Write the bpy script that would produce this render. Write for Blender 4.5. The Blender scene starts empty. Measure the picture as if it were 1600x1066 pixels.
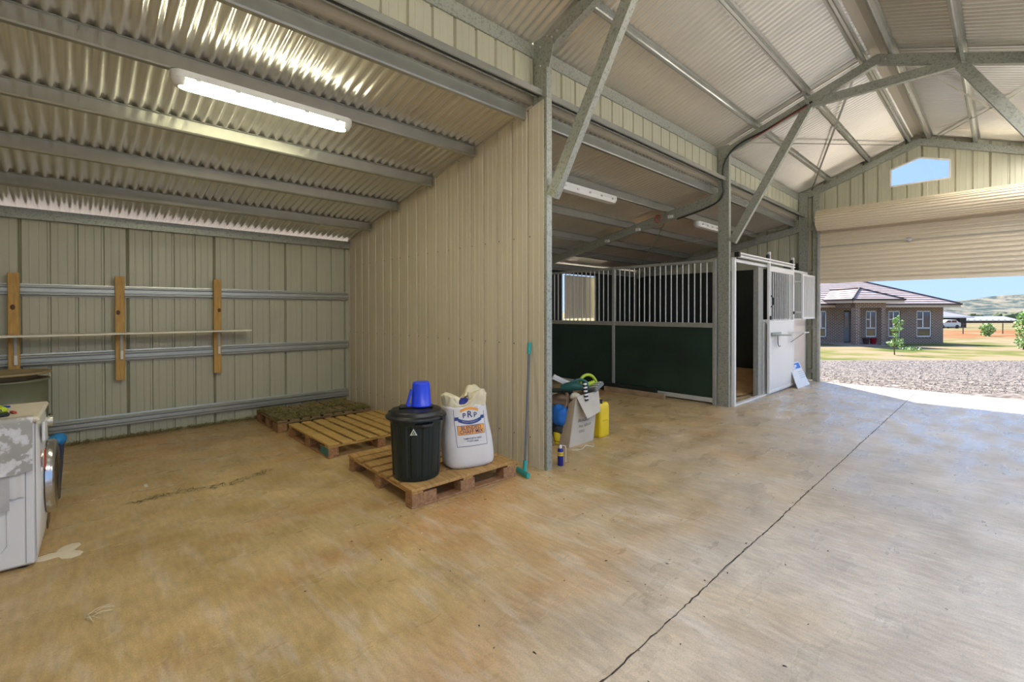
import bpy, math, random
from mathutils import Vector, Matrix, noise
R = random.Random(7)
sc = bpy.context.scene
COL = sc.collection
PI = math.pi
V = Vector

# ------------------------------------------------------------------ camera, sky, sun, exposure
B = 3.733            # bay length along +Y
D = 3.858            # lean-to depth (back wall at X = -D)
XR = 3.25            # aisle span
EY = 2 * B           # end frame
YAW = .8155
cam = bpy.data.objects.new('camera', bpy.data.cameras.new('camera'))
COL.objects.link(cam)
def cam_axes():
    p, ro = .0072, -.0014
    fwd = V((-math.sin(YAW), math.cos(YAW), 0)); right = V((math.cos(YAW), math.sin(YAW), 0)); up = V((0, 0, 1))
    f2 = fwd * math.cos(p) - up * math.sin(p); u2 = up * math.cos(p) + fwd * math.sin(p)
    return right * math.cos(ro) + u2 * math.sin(ro), u2 * math.cos(ro) - right * math.sin(ro), f2
cr, cu, cf = cam_axes()
CP = V((2.6296, -2.8763, 1.3442))
m = Matrix((cr, cu, -cf)).transposed().to_4x4(); m.translation = CP
cam.matrix_world = m
cam.data.sensor_width = 36; cam.data.sensor_fit = 'HORIZONTAL'
cam.data.lens = 725.3737 / 1600 * 36
cam.data.shift_y = -(533 - 491.237) / 1600
cam.data.clip_end = 6000
cam.data.clip_start = .02
sc.camera = cam

world = bpy.data.worlds.new('sky'); sc.world = world; world.use_nodes = True
nt = world.node_tree; nt.nodes.clear()
wo = nt.nodes.new('ShaderNodeOutputWorld'); bg = nt.nodes.new('ShaderNodeBackground')
tc = nt.nodes.new('ShaderNodeTexCoord'); sx = nt.nodes.new('ShaderNodeSeparateXYZ'); rp = nt.nodes.new('ShaderNodeValToRGB')
nt.links.new(tc.outputs['Generated'], sx.inputs[0]); nt.links.new(sx.outputs['Z'], rp.inputs[0])
nt.links.new(rp.outputs[0], bg.inputs[0]); nt.links.new(bg.outputs[0], wo.inputs[0])
e = rp.color_ramp.elements
e[0].position = 0; e[0].color = (.42, .60, .93, 1)
e[1].position = 1; e[1].color = (.26, .40, .74, 1)
k = e.new(.08); k.color = (.38, .57, .94, 1)
k = e.new(.30); k.color = (.33, .52, .90, 1)
bg.inputs[1].default_value = .42

sd = bpy.data.lights.new('sun', 'SUN'); sun = bpy.data.objects.new('sun', sd); COL.objects.link(sun)
sd.energy = 3.9; sd.angle = .009; sd.color = (1, .94, .84)
sun.rotation_euler = V((-.728, .685, .95)).to_track_quat('Z', 'Y').to_euler()

vs = sc.view_settings
sc.display_settings.display_device = 'sRGB'
vs.view_transform = 'Standard'; vs.look = 'None'; vs.gamma = 1; vs.use_curve_mapping = False
vs.exposure = 1.78
cy = sc.cycles
cy.use_denoising = True
cy.max_bounces = 12; cy.diffuse_bounces = 8; cy.glossy_bounces = 4
cy.sample_clamp_indirect = 8

# ------------------------------------------------------------------ helpers
WM = {}
class MB:
    def __init__(s): s.v = []; s.f = []; s.sm = []
    def add(s, vs, fs, smooth=False, M=None):
        o = len(s.v)
        s.v += [tuple(M @ V(q)) if M else tuple(q) for q in vs]
        s.f += [tuple(i + o for i in f) for f in fs]; s.sm += [smooth] * len(fs)
        return s
    def box(s, a, b, M=None):
        (x0, y0, z0), (x1, y1, z1) = a, b
        return s.add([(x0,y0,z0),(x1,y0,z0),(x1,y1,z0),(x0,y1,z0),(x0,y0,z1),(x1,y0,z1),(x1,y1,z1),(x0,y1,z1)],
              [(0,3,2,1),(4,5,6,7),(0,1,5,4),(1,2,6,5),(2,3,7,6),(3,0,4,7)], False, M)
    def bbox(s, a, b, c=.004, M=None):
        """box with chamfered edges"""
        cx = [(a[i] + b[i]) / 2 for i in range(3)]; h = [abs(b[i] - a[i]) / 2 for i in range(3)]
        c = min(c, min(h) * .9)
        vs = []; idx = {}
        for ax in range(3):
            for sx_ in (-1, 1):
                for sy_ in (-1, 1):
                    for sz_ in (-1, 1):
                        sg = (sx_, sy_, sz_)
                        p = [cx[i] + sg[i] * (h[i] - (0 if i == ax else c)) for i in range(3)]
                        idx[(ax, sg)] = len(vs); vs.append(p)
        fs = []
        for ax in range(3):
            o1, o2 = (ax + 1) % 3, (ax + 2) % 3
            for sgn in (-1, 1):
                q = []
                for a1, a2 in ((-1, -1), (1, -1), (1, 1), (-1, 1)):
                    sg = [0, 0, 0]; sg[ax] = sgn; sg[o1] = a1; sg[o2] = a2
                    q.append(idx[(ax, tuple(sg))])
                fs.append(q if sgn > 0 else q[::-1])
        for ax in range(3):
            o1, o2 = (ax + 1) % 3, (ax + 2) % 3
            for a1 in (-1, 1):
                for a2 in (-1, 1):
                    q = []
                    for (ff, t) in ((o1, -1), (o1, 1), (o2, 1), (o2, -1)):
                        sg = [0, 0, 0]; sg[ax] = t; sg[o1] = a1; sg[o2] = a2
                        q.append(idx[(ff, tuple(sg))])
                    fs.append(q if a1 * a2 < 0 else q[::-1])
        for sx_ in (-1, 1):
            for sy_ in (-1, 1):
                for sz_ in (-1, 1):
                    q = [idx[(i, (sx_, sy_, sz_))] for i in range(3)]
                    fs.append(q if sx_ * sy_ * sz_ > 0 else q[::-1])
        return s.add(vs, fs, False, M)
    def prism(s, poly, p0, p1, u, v, caps=True, smooth=False, closed=True):
        p0, p1, u, v = V(p0), V(p1), V(u), V(v)
        n = len(poly)
        vs = [p0 + u * a + v * b for a, b in poly] + [p1 + u * a + v * b for a, b in poly]
        fs = [(i, (i + 1) % n, n + (i + 1) % n, n + i) for i in range(n if closed else n - 1)]
        s.add(vs, fs, smooth)
        if caps and closed:
            s.add(vs[:n], [tuple(range(n))[::-1]]); s.add(vs[n:], [tuple(range(n))])
        return s
    def tube(s, pts, r, n=8, caps=True, rs=None):
        pts = [V(p) for p in pts]
        vs = []; fs = []
        t0 = (pts[1] - pts[0]).normalized()
        a = t0.orthogonal().normalized()
        for i, p in enumerate(pts):
            t = (pts[min(i + 1, len(pts) - 1)] - pts[max(i - 1, 0)]).normalized()
            a = (a - t * a.dot(t)).normalized(); b = t.cross(a)
            rr = rs[i] if rs else r
            for k in range(n):
                an = 2 * PI * k / n
                vs.append(p + (a * math.cos(an) + b * math.sin(an)) * rr)
        for i in range(len(pts) - 1):
            for k in range(n):
                fs.append((i * n + k, i * n + (k + 1) % n, (i + 1) * n + (k + 1) % n, (i + 1) * n + k))
        s.add(vs, fs, True)
        if caps:
            s.add(vs[:n], [tuple(range(n))[::-1]]); s.add(vs[-n:], [tuple(range(n))])
        return s
    def lathe(s, prof, n=28, c=(0, 0, 0), smooth=True, M=None, mod=None):
        vs = []; fs = []
        for (r, z) in prof:
            for k in range(n):
                an = 2 * PI * k / n
                rr = r * (mod(an, z) if mod else 1)
                vs.append((c[0] + rr * math.cos(an), c[1] + rr * math.sin(an), c[2] + z))
        for i in range(len(prof) - 1):
            for k in range(n):
                fs.append((i * n + k, i * n + (k + 1) % n, (i + 1) * n + (k + 1) % n, (i + 1) * n + k))
        return s.add(vs, fs, smooth, M)
    def grid(s, fn, nu, nv, smooth=True, M=None):
        vs = [fn(i / nu, j / nv) for j in range(nv + 1) for i in range(nu + 1)]
        fs = [(j * (nu + 1) + i, j * (nu + 1) + i + 1, (j + 1) * (nu + 1) + i + 1, (j + 1) * (nu + 1) + i) for j in range(nv) for i in range(nu)]
        return s.add(vs, fs, smooth, M)
    def mesh(s, name, mat=None, inv=None):
        me = bpy.data.meshes.new(name)
        vs = [tuple(inv @ V(q)) for q in s.v] if inv else s.v
        me.from_pydata(vs, [], s.f)
        me.polygons.foreach_set('use_smooth', s.sm)
        if mat: me.materials.append(mat)
        me.update()
        return me
    def build(s, name, mat, parent=None, world=True, mods=None):
        inv = WM[parent].inverted() if (parent is not None and world and parent in WM) else None
        o = bpy.data.objects.new(name, s.mesh(name, mat, inv)); COL.objects.link(o)
        if parent is not None: o.parent = parent
        return o

def tag(o, label=None, cat=None, group=None, kind=None):
    if label: o['label'] = label
    if cat: o['category'] = cat
    if group: o['group'] = group
    if kind: o['kind'] = kind
    return o
def thing(name, label, cat, loc=(0, 0, 0), rz=0, group=None):
    o = bpy.data.objects.new(name, None); COL.objects.link(o)
    o.location = loc; o.rotation_euler = (0, 0, rz); o.empty_display_size = .1
    WM[o] = Matrix.Translation(loc) @ Matrix.Rotation(rz, 4, 'Z')
    return tag(o, label, cat, group)
def struct(name, loc=(0, 0, 0), rz=0):
    o = thing(name, None, None, loc, rz); o['kind'] = 'structure'; return o
def copy_part(o, parent, loc=None):
    c = o.copy(); COL.objects.link(c); c.parent = parent
    if loc is not None: c.location = loc
    return c
def copy_thing(t, label, loc, rz=0):
    c = t.copy(); COL.objects.link(c); c.location = loc; c.rotation_euler = (0, 0, rz); c['label'] = label
    for ch in t.children:
        d = copy_part(ch, c)
        for g in ch.children: copy_part(g, d)
    return c

# ------------------------------------------------------------------ materials
def mat(name, col, rough=.6, metal=0, spec=.5, var=0, vscale=6, bump=0, bscale=60, col2=None, stretch=None, detail=4, coat=0, thresh=None, rvar=0):
    m_ = bpy.data.materials.new(name); m_.use_nodes = True
    n = m_.node_tree.nodes; l = m_.node_tree.links; p = n['Principled BSDF']
    p.inputs['Base Color'].default_value = (*col, 1); p.inputs['Roughness'].default_value = rough
    p.inputs['Metallic'].default_value = metal; p.inputs['Specular IOR Level'].default_value = spec
    if coat: p.inputs['Coat Weight'].default_value = coat
    if var or col2 or bump or rvar:
        t = n.new('ShaderNodeTexCoord'); mp = n.new('ShaderNodeMapping'); l.new(t.outputs['Object'], mp.inputs[0])
        if stretch: mp.inputs['Scale'].default_value = stretch
        if var or col2 or rvar:
            nz = n.new('ShaderNodeTexNoise'); nz.inputs['Scale'].default_value = vscale; nz.inputs['Detail'].default_value = detail
            l.new(mp.outputs[0], nz.inputs['Vector'])
        if var or col2:
            r = n.new('ShaderNodeValToRGB'); l.new(nz.outputs[0], r.inputs[0])
            lo, hi = thresh or (.3, .7)
            r.color_ramp.elements[0].position = lo; r.color_ramp.elements[1].position = hi
            c2 = col2 or tuple(min(1, c * (1 + var)) for c in col)
            c1 = col if col2 else tuple(c * (1 - var) for c in col)
            r.color_ramp.elements[0].color = (*c1, 1); r.color_ramp.elements[1].color = (*c2, 1)
            l.new(r.outputs[0], p.inputs['Base Color'])
        if rvar:
            mr = n.new('ShaderNodeMapRange'); l.new(nz.outputs[0], mr.inputs[0])
            mr.inputs[1].default_value = .3; mr.inputs[2].default_value = .7
            mr.inputs[3].default_value = max(.02, rough - rvar); mr.inputs[4].default_value = min(1, rough + rvar)
            l.new(mr.outputs[0], p.inputs['Roughness'])
        if bump:
            nb = n.new('ShaderNodeTexNoise'); nb.inputs['Scale'].default_value = bscale; nb.inputs['Detail'].default_value = 3
            l.new(mp.outputs[0], nb.inputs['Vector'])
            b = n.new('ShaderNodeBump'); b.inputs['Strength'].default_value = bump; b.inputs['Distance'].default_value = .01
            l.new(nb.outputs[0], b.inputs['Height']); l.new(b.outputs[0], p.inputs['Normal'])
    return m_
def emit(name, col, st):
    m_ = bpy.data.materials.new(name); m_.use_nodes = True
    p = m_.node_tree.nodes['Principled BSDF']
    p.inputs['Base Color'].default_value = (.8, .8, .8, 1)
    p.inputs['Emission Color'].default_value = (*col, 1); p.inputs['Emission Strength'].default_value = st
    return m_
def galv(name, a, b, rough=.45, metal=.55):
    m_ = bpy.data.materials.new(name); m_.use_nodes = True
    n = m_.node_tree.nodes; l = m_.node_tree.links; p = n['Principled BSDF']
    t = n.new('ShaderNodeTexCoord'); vo = n.new('ShaderNodeTexVoronoi'); vo.inputs['Scale'].default_value = 75
    nz = n.new('ShaderNodeTexNoise'); nz.inputs['Scale'].default_value = 25; nz.inputs['Detail'].default_value = 6
    l.new(t.outputs['Object'], vo.inputs['Vector']); l.new(t.outputs['Object'], nz.inputs['Vector'])
    sp = n.new('ShaderNodeSeparateColor'); l.new(vo.outputs['Color'], sp.inputs[0])
    mx = n.new('ShaderNodeMath'); mx.operation = 'ADD'; l.new(sp.outputs[0], mx.inputs[0]); l.new(nz.outputs[0], mx.inputs[1])
    r = n.new('ShaderNodeValToRGB'); l.new(mx.outputs[0], r.inputs[0])
    r.color_ramp.elements[0].position = .35; r.color_ramp.elements[1].position = 1.2
    r.color_ramp.elements[0].color = (*a, 1); r.color_ramp.elements[1].color = (*b, 1)
    l.new(r.outputs[0], p.inputs['Base Color'])
    p.inputs['Metallic'].default_value = metal; p.inputs['Roughness'].default_value = rough
    return m_

M = {}
M['clad'] = mat('cream_cladding', (.64, .57, .42), .42, 0, .5, var=.05, vscale=1.2)
M['back'] = mat('sheet_reverse_dimmed', (.49, .475, .34), .42, 0, .5, var=.05, vscale=1.2)  # reverse face of the outer sheets; dimmer light painted into the colour
M['roof'] = mat('zinc_roofing', (.74, .71, .62), .22, .62, .5, var=.05, vscale=1.5)
M['galv'] = galv('galvanised_steel', (.235, .245, .20), (.40, .41, .345), .45, .4)
M['girt'] = mat('galvanised_girt', (.46, .46, .40), .36, .5, var=.06, vscale=8)
M['galvp'] = mat('galvanised_purlin', (.42, .42, .37), .26, .65, var=.06, vscale=8)
M['flash'] = mat('flashing', (.52, .47, .37), .4, .2)
M['door'] = mat('roller_door_cream', (.62, .53, .38), .45)
M['panel'] = mat('stall_panel_dark_green', (.016, .038, .025), .32, 0, .5, var=.3, vscale=2)
M['lining'] = mat('stall_lining_black', (.018, .022, .016), .4, var=.25, vscale=2)
M['white'] = mat('white_powder_coat', (.78, .76, .72), .35)
M['bar'] = mat('stall_bar_grey', (.62, .62, .56), .35, .25)
M['stallgalv'] = mat('stall_frame_grey', (.40, .40, .35), .4, .35, var=.1, vscale=20)
M['bolt'] = mat('zinc_bolt', (.5, .5, .48), .3, .8)
M['black'] = mat('black_plastic', (.012, .013, .013), .4)
M['blackcon'] = mat('black_conduit', (.015, .02, .017), .35)
M['red'] = mat('red_cable', (.45, .06, .03), .5)
M['wood'] = mat('pallet_timber', (.36, .19, .055), .75, var=.0, col2=(.56, .35, .125), vscale=5, stretch=(1.2, 9, 9), bump=.25, bscale=30)
M['wooddark'] = mat('pallet_timber_end', (.26, .12, .05), .8, col2=(.44, .25, .12), vscale=7, stretch=(2, 6, 6), bump=.25)
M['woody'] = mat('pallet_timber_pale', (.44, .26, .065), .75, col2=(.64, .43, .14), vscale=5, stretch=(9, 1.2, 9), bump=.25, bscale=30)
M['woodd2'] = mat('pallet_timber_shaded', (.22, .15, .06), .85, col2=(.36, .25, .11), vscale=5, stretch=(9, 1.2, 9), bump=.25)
M['teal'] = mat('teal_painted_timber', (.06, .20, .19), .7, var=.2)
M['pine'] = mat('pine_stud', (.44, .24, .055), .6, col2=(.66, .40, .11), vscale=5, stretch=(14, 14, 1.2), bump=.1)
M['knot'] = mat('pine_knot', (.13, .055, .02), .6)
M['offcut'] = mat('timber_offcut', (.40, .27, .15), .8, var=.2, vscale=8)
M['hay'] = mat('hay', (.22, .20, .065), .9, col2=(.36, .30, .12), vscale=30)
M['straw'] = mat('straw_chip', (.70, .62, .42), .8)
M['leaf'] = mat('leaf_green', (.22, .40, .08), .55, col2=(.40, .55, .20), vscale=9)
M['bark'] = mat('bark', (.16, .11, .07), .9)
M['tubelight'] = emit('lit_tube_diffuser', (1, .98, .72), 10)
M['fill_tube'] = emit('added_fill_diffuser', (.98, .96, .96), 24)  # stronger glow for the added fill battens out of view
M['diffuser'] = mat('unlit_diffuser', (.82, .80, .74), .35)
M['lampbody'] = mat('lamp_body', (.72, .72, .66), .4)

# ------------------------------------------------------------------ terrain (local frame turned to the house)
def tz(d):
    P = [(-60, -.07), (9.5, -.07), (11, -.16), (15, -.42), (21, -.72), (31, -.86), (50, -1.2), (85, -1.85), (140, -3.0), (300, -6.9), (400, -8), (3000, -8)]
    for (a, za), (b, zb) in zip(P, P[1:]):
        if d <= b: return za + (zb - za) * (d - a) / (b - a)
    return -8
gm = bpy.data.materials.new('outdoor_ground'); gm.use_nodes = True
def ground_nodes():
    n = gm.node_tree.nodes; l = gm.node_tree.links; p = n['Principled BSDF']; p.inputs['Roughness'].default_value = .95
    p.inputs['Specular IOR Level'].default_value = .1
    t = n.new('ShaderNodeTexCoord'); s_ = n.new('ShaderNodeSeparateXYZ'); l.new(t.outputs['Object'], s_.inputs[0])
    def nz(sc_, det=4):
        q = n.new('ShaderNodeTexNoise'); q.inputs['Scale'].default_value = sc_; q.inputs['Detail'].default_value = det
        l.new(t.outputs['Object'], q.inputs['Vector']); return q.outputs[0]
    def ramp(src, els):
        r = n.new('ShaderNodeValToRGB'); l.new(src, r.inputs[0]); e_ = r.color_ramp.elements
        while len(e_) < len(els): e_.new(.5)
        for el, (ps, c) in zip(e_, els): el.position = ps; el.color = (*c, 1)
        return r.outputs[0]
    def mth(op, a, b=None):
        q = n.new('ShaderNodeMath'); q.operation = op
        for i, x in enumerate((a, b)):
            if x is None: continue
            if isinstance(x, (int, float)): q.inputs[i].default_value = x
            else: l.new(x, q.inputs[i])
        return q.outputs[0]
    def mix(f, a, b):
        q = n.new('ShaderNodeMixRGB'); l.new(f, q.inputs[0]); l.new(a, q.inputs[1]); l.new(b, q.inputs[2]); return q.outputs[0]
    gravel = ramp(nz(9, 8), [(.32, (.07, .06, .055)), (.5, (.215, .185, .17)), (.7, (.36, .32, .30))])
    dry = ramp(nz(.35, 6), [(.36, (.09, .12, .025)), (.46, (.19, .18, .06)), (.54, (.29, .225, .14))])
    red = ramp(nz(.2, 6), [(.40, (.26, .20, .11)), (.50, (.28, .12, .05)), (.62, (.26, .11, .04))])
    pad = ramp(nz(.12, 5), [(.35, (.27, .21, .12)), (.65, (.21, .19, .075))])
    wob = mth('MULTIPLY', mth('SUBTRACT', nz(.5, 3), .5), 5)
    d = mth('ADD', s_.outputs['Y'], wob)
    def step(x0, x1):
        mr = n.new('ShaderNodeMapRange'); l.new(d, mr.inputs[0]); mr.inputs[1].default_value = x0; mr.inputs[2].default_value = x1; mr.clamp = True
        return mr.outputs[0]
    c = mix(step(17.2, 18.2), gravel, dry)
    c = mix(step(37, 40), c, red); c = mix(step(62, 72), c, pad)
    l.new(c, p.inputs['Base Color'])
    b = n.new('ShaderNodeBump'); b.inputs['Strength'].default_value = .6; b.inputs['Distance'].default_value = .05
    l.new(nz(7, 8), b.inputs['Height']); l.new(b.outputs[0], p.inputs['Normal'])
ground_nodes()
HR = YAW                                   # the yard, the house and the road share this heading
yard = Matrix.Translation((CP.x, CP.y, 0)) @ Matrix.Rotation(HR, 4, 'Z')
gx = [-900, -300, -100, -50, -25, -12, -6, 0, 6, 12, 18, 24, 30, 36, 45, 60, 80, 110, 160, 300, 900, 2200]
gy = [-60, -25, -10, 0, 4, 8, 9.5, 10.2, 11, 12, 13, 14, 15, 17, 19, 21, 24, 27, 31, 36, 43, 50, 60, 72, 85, 110, 140, 220, 300, 400, 1200, 3000]
g = MB(); g.grid(lambda a, b: (0, 0, 0), 1, 1); g = MB()
g.add([(x, y, tz(y)) for y in gy for x in gx], [(j * len(gx) + i, j * len(gx) + i + 1, (j + 1) * len(gx) + i + 1, (j + 1) * len(gx) + i) for j in range(len(gy) - 1) for i in range(len(gx) - 1)], True)
gro = g.build('ground', gm); gro.matrix_world = yard; gro['kind'] = 'structure'
def yd(x, d, z=0): return yard @ V((x, d, z))

# ------------------------------------------------------------------ floor slab
fm = bpy.data.materials.new('dusty_concrete'); fm.use_nodes = True
def floor_nodes():
    n = fm.node_tree.nodes; l = fm.node_tree.links; p = n['Principled BSDF']
    t = n.new('ShaderNodeTexCoord'); s_ = n.new('ShaderNodeSeparateXYZ'); l.new(t.outputs['Object'], s_.inputs[0])
    def nz(sc_, det=5, st=None):
        q = n.new('ShaderNodeTexNoise'); q.inputs['Scale'].default_value = sc_; q.inputs['Detail'].default_value = det
        if st:
            mp = n.new('ShaderNodeMapping'); mp.inputs['Scale'].default_value = st; l.new(t.outputs['Object'], mp.inputs[0]); l.new(mp.outputs[0], q.inputs['Vector'])
        else: l.new(t.outputs['Object'], q.inputs['Vector'])
        return q.outputs[0]
    def mth(op, a, b=None, cl=False):
        q = n.new('ShaderNodeMath'); q.operation = op; q.use_clamp = cl
        for i, x in enumerate((a, b)):
            if x is None: continue
            if isinstance(x, (int, float)): q.inputs[i].default_value = x
            else: l.new(x, q.inputs[i])
        return q.outputs[0]
    def mr(x, a, b, c=0, d=1):
        q = n.new('ShaderNodeMapRange'); l.new(x, q.inputs[0]); q.clamp = True
        for i, v_ in enumerate((a, b, c, d)): q.inputs[i + 1].default_value = v_
        return q.outputs[0]
    def mix(f, a, b):
        q = n.new('ShaderNodeMixRGB')
        if isinstance(f, float): q.inputs[0].default_value = f
        else: l.new(f, q.inputs[0])
        for i, x in ((1, a), (2, b)):
            if isinstance(x, tuple): q.inputs[i].default_value = (*x, 1)
            else: l.new(x, q.inputs[i])
        return q.outputs[0]
    big = nz(.9, 4); mid = nz(3.2, 6); fine = nz(45, 4)
    X = s_.outputs['X']; Y = s_.outputs['Y']
    conc = mix(mr(mid, .35, .65), (.54, .47, .39), (.68, .60, .50))
    tan = mix(mr(mid, .35, .68), (.48, .33, .13), (.64, .46, .22))
    # soil trodden into the lean-to bay and along the post line fades towards the aisle
    xw = mth('ADD', X, mth('MULTIPLY', mth('SUBTRACT', big, .5), 3.2))
    xw = mth('ADD', xw, mth('MULTIPLY', Y, .18))
    c = mix(mr(xw, .2, 2.2), tan, conc)
    # red soil streaks
    rs = mr(nz(1.1, 4, (1, .45, 1)), .50, .66)
    rz_ = mth('MULTIPLY', rs, mr(xw, 1.6, .2))
    c = mix(mth('MULTIPLY', rz_, .75), c, (.54, .27, .10))
    # broom-swept dust, pale
    sw = nz(5, 6, (.5, 2.2, 1))
    c = mix(mth('MULTIPLY', mr(sw, .5, .72), .55), c, mix(mr(X, -1., 1.5), (.62, .50, .31), (.72, .66, .58)))
    dk = nz(1.7, 4)
    c = mix(mth('MULTIPLY', mr(dk, .55, .75), .22), c, (.34, .27, .18))
    # pale powder streaks near the doorway, sky reflection painted into their colour
    lime = mth('MULTIPLY', mr(mth('ADD', Y, mth('MULTIPLY', X, .5)), 3.2, 4.6), mr(nz(2.2, 7, (2.2, .8, 1)), .46, .62))
    c = mix(mth('MULTIPLY', lime, .7), c, (.66, .66, .68))
    c = mix(mth('MULTIPLY', mr(fine, .55, .75), .18), c, (.14, .11, .08))
    fs_ = nz(26, 5, (.4, 1.5, 1)); sk_ = nz(150, 3)
    gain = mth('MULTIPLY', mr(fs_, .3, .7, .86, 1.12), mr(sk_, .32, .68, .88, 1.10))
    patch = nz(.75, 3); gain = mth('MULTIPLY', gain, mr(patch, .36, .62, .88, 1.06))
    mg = n.new('ShaderNodeMixRGB'); mg.blend_type = 'MULTIPLY'; mg.inputs[0].default_value = 1; l.new(c, mg.inputs[1])
    cb_ = n.new('ShaderNodeCombineXYZ'); [l.new(gain, cb_.inputs[k_]) for k_ in range(3)]; l.new(cb_.outputs[0], mg.inputs[2]); c = mg.outputs[0]
    l.new(c, p.inputs['Base Color'])
    ro = mr(nz(2.6, 5, (2, .7, 1)), .35, .65, .22, .58)
    ro = mth('MULTIPLY', ro, mth('SUBTRACT', 1.0, mth('MULTIPLY', lime, .5)))
    l.new(ro, p.inputs['Roughness']); p.inputs['Specular IOR Level'].default_value = .5
    b = n.new('ShaderNodeBump'); b.inputs['Strength'].default_value = .5; b.inputs['Distance'].default_value = .008
    l.new(mth('ADD', mth('MULTIPLY', nz(60, 3, (1, 2, 1)), .6), nz(14, 4)), b.inputs['Height']); l.new(b.outputs[0], p.inputs['Normal'])
floor_nodes()
SLABY = 7.42
fl = struct('floor')
CX = 1.636                                  # construction joint runs under the ridge
MB().box((-D - .1, -17, -.12), (CX - .002, SLABY, 0)).build('slab', fm, fl)
MB().box((CX + .002, -17, -.12), (8.3, SLABY, 0)).build('slab', fm, fl)
jm = mat('joint_dirt', (.06, .045, .03), .95)
j = MB(); pts = []
y = -4.5
while y < SLABY:
    pts.append((CX + .006 * noise.noise((y * 1.5, 0, 0)) + R.uniform(-.0045, .0045), y)); y += R.uniform(.018, .05)
for (xa, ya), (xb, yb) in zip(pts, pts[1:]):
    wa = R.uniform(.0012, .0035)
    j.add([(xa - wa, ya, .0012), (xa + wa, ya, .0012), (xb + wa, yb, .0012), (xb - wa, yb, .0012)], [(0, 1, 2, 3)])
j.build('joint_crack', jm, fl)

# ------------------------------------------------------------------ wall and roof sheeting
def ribbed(pos, nrm, s0, s1, zb, zt, off=0, step=.2, parent=None, name='sheet', mt='clad', width=.8, breaks=(), dep=.02):
    """vertical ribbed sheets: pos(s)->(x,y); nrm = inward normal; grooves pressed away from the viewer"""
    a = math.floor((s0 - off) / width) * width + off
    while a < s1 - 1e-6:
        lo, hi = max(a, s0), min(a + width, s1)
        if hi - lo > .02:
            pr = []
            k0 = math.floor((lo - off) / step) - 1
            for k in range(k0, k0 + int(width / step) + 4):
                c = off + k * step
                for ds, dd in ((-.015, 0), (-.007, -dep), (.007, -dep), (.015, 0), (.060, 0), (.066, .0025), (.072, 0), (.128, 0), (.134, .0025), (.140, 0)):
                    pr.append((c + ds, dd))
            for bk in breaks: pr.append((bk, 0))
            pr = sorted(q for q in pr if lo < q[0] < hi)
            pr = [(lo, 0)] + pr + [(hi, 0)]
            mb = MB(); vs = []; fs = []
            for s_, dd in pr:
                x, y_ = pos(s_)
                vs += [(x + nrm[0] * dd, y_ + nrm[1] * dd, zb(s_)), (x + nrm[0] * dd, y_ + nrm[1] * dd, zt(s_))]
            for i in range(len(pr) - 1): fs.append((2 * i, 2 * i + 2, 2 * i + 3, 2 * i + 1))
            mb.add(vs, fs).build(name, M[mt], parent)
        a += width
def lean_z(x): return 3.142 + .2018 * x           # underside of lean-to sheeting
def main_z(x):                                   # underside of main sheeting
    if x > XR / 2: x = XR - x
    return 3.696 + .376 * x
cl = lambda c: (lambda s: c)

YF = -3.74                                     # front of the lean-to
wb = struct('wall_back')
# window opening in the stall: Y 4.70..5.86, Z 1.12..2.13
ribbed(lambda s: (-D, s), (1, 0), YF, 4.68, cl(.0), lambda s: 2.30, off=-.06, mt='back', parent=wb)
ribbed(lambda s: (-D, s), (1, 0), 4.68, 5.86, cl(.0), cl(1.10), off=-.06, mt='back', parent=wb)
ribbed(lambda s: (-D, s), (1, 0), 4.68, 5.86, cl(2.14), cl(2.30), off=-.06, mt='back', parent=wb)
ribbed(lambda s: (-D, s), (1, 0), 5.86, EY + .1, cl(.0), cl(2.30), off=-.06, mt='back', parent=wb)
wf = struct('wall_front')  # unseen front wall, closed to cut light from behind the camera
ribbed(lambda s: (s, YF), (0, 1), -D, -.02, cl(0), lambda s: lean_z(s) - .01, parent=wf)
ribbed(lambda s: (s, YF - .1), (0, 1), -.02, XR + .15, cl(0), lambda s: main_z(s) - .01, parent=wf, breaks=(XR / 2,))
wp = struct('wall_partition')
S0 = -D + .037
ribbed(lambda s: (s, -.004), (0, -1), -D + .004, -.004, cl(.0), lambda s: lean_z(s) - .012, off=S0, parent=wp)
# pale capping along the sloping top of the partition
MB().prism([(0, 0), (.012, 0), (.012, .014), (0, .014)], (-D + .01, -.018, lean_z(-D) - .016), (-.16, -.018, lean_z(-.16) - .016), (0, 1, 0), (0, 0, 1)).build('capping', M['flash'], wp)
# rows of screw heads
scr = MB()
for z in (1.986, 1.054, .25):
    k = 0
    x = S0 + .03
    while x < -.05:
        scr.lathe([(0, -.003), (.005, -.003), (.006, 0)], 6, M=Matrix.Translation((x, -.006, z)) @ Matrix.Rotation(-PI / 2, 4, 'X'))
        x += .2
scr.build('screw_heads', M['black'], wp)['kind'] = 'stuff'
we = struct('wall_end')
YE = EY + .075
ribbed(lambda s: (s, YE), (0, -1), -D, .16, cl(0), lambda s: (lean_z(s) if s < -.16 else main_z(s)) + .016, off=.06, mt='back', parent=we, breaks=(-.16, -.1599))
HEAD = 3.13
rt = lambda s: main_z(s) + .016
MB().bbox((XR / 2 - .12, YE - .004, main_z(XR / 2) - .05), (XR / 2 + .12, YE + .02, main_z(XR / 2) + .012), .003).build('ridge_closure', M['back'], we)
WX0, WX1 = 1.245, 2.005
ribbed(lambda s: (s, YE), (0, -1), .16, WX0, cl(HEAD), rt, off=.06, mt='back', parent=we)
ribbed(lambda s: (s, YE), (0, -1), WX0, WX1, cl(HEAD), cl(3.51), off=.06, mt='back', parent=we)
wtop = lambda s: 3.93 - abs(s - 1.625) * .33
ribbed(lambda s: (s, YE), (0, -1), WX0, WX1, wtop, rt, off=.06, mt='back', parent=we, breaks=(1.625,))
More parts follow.
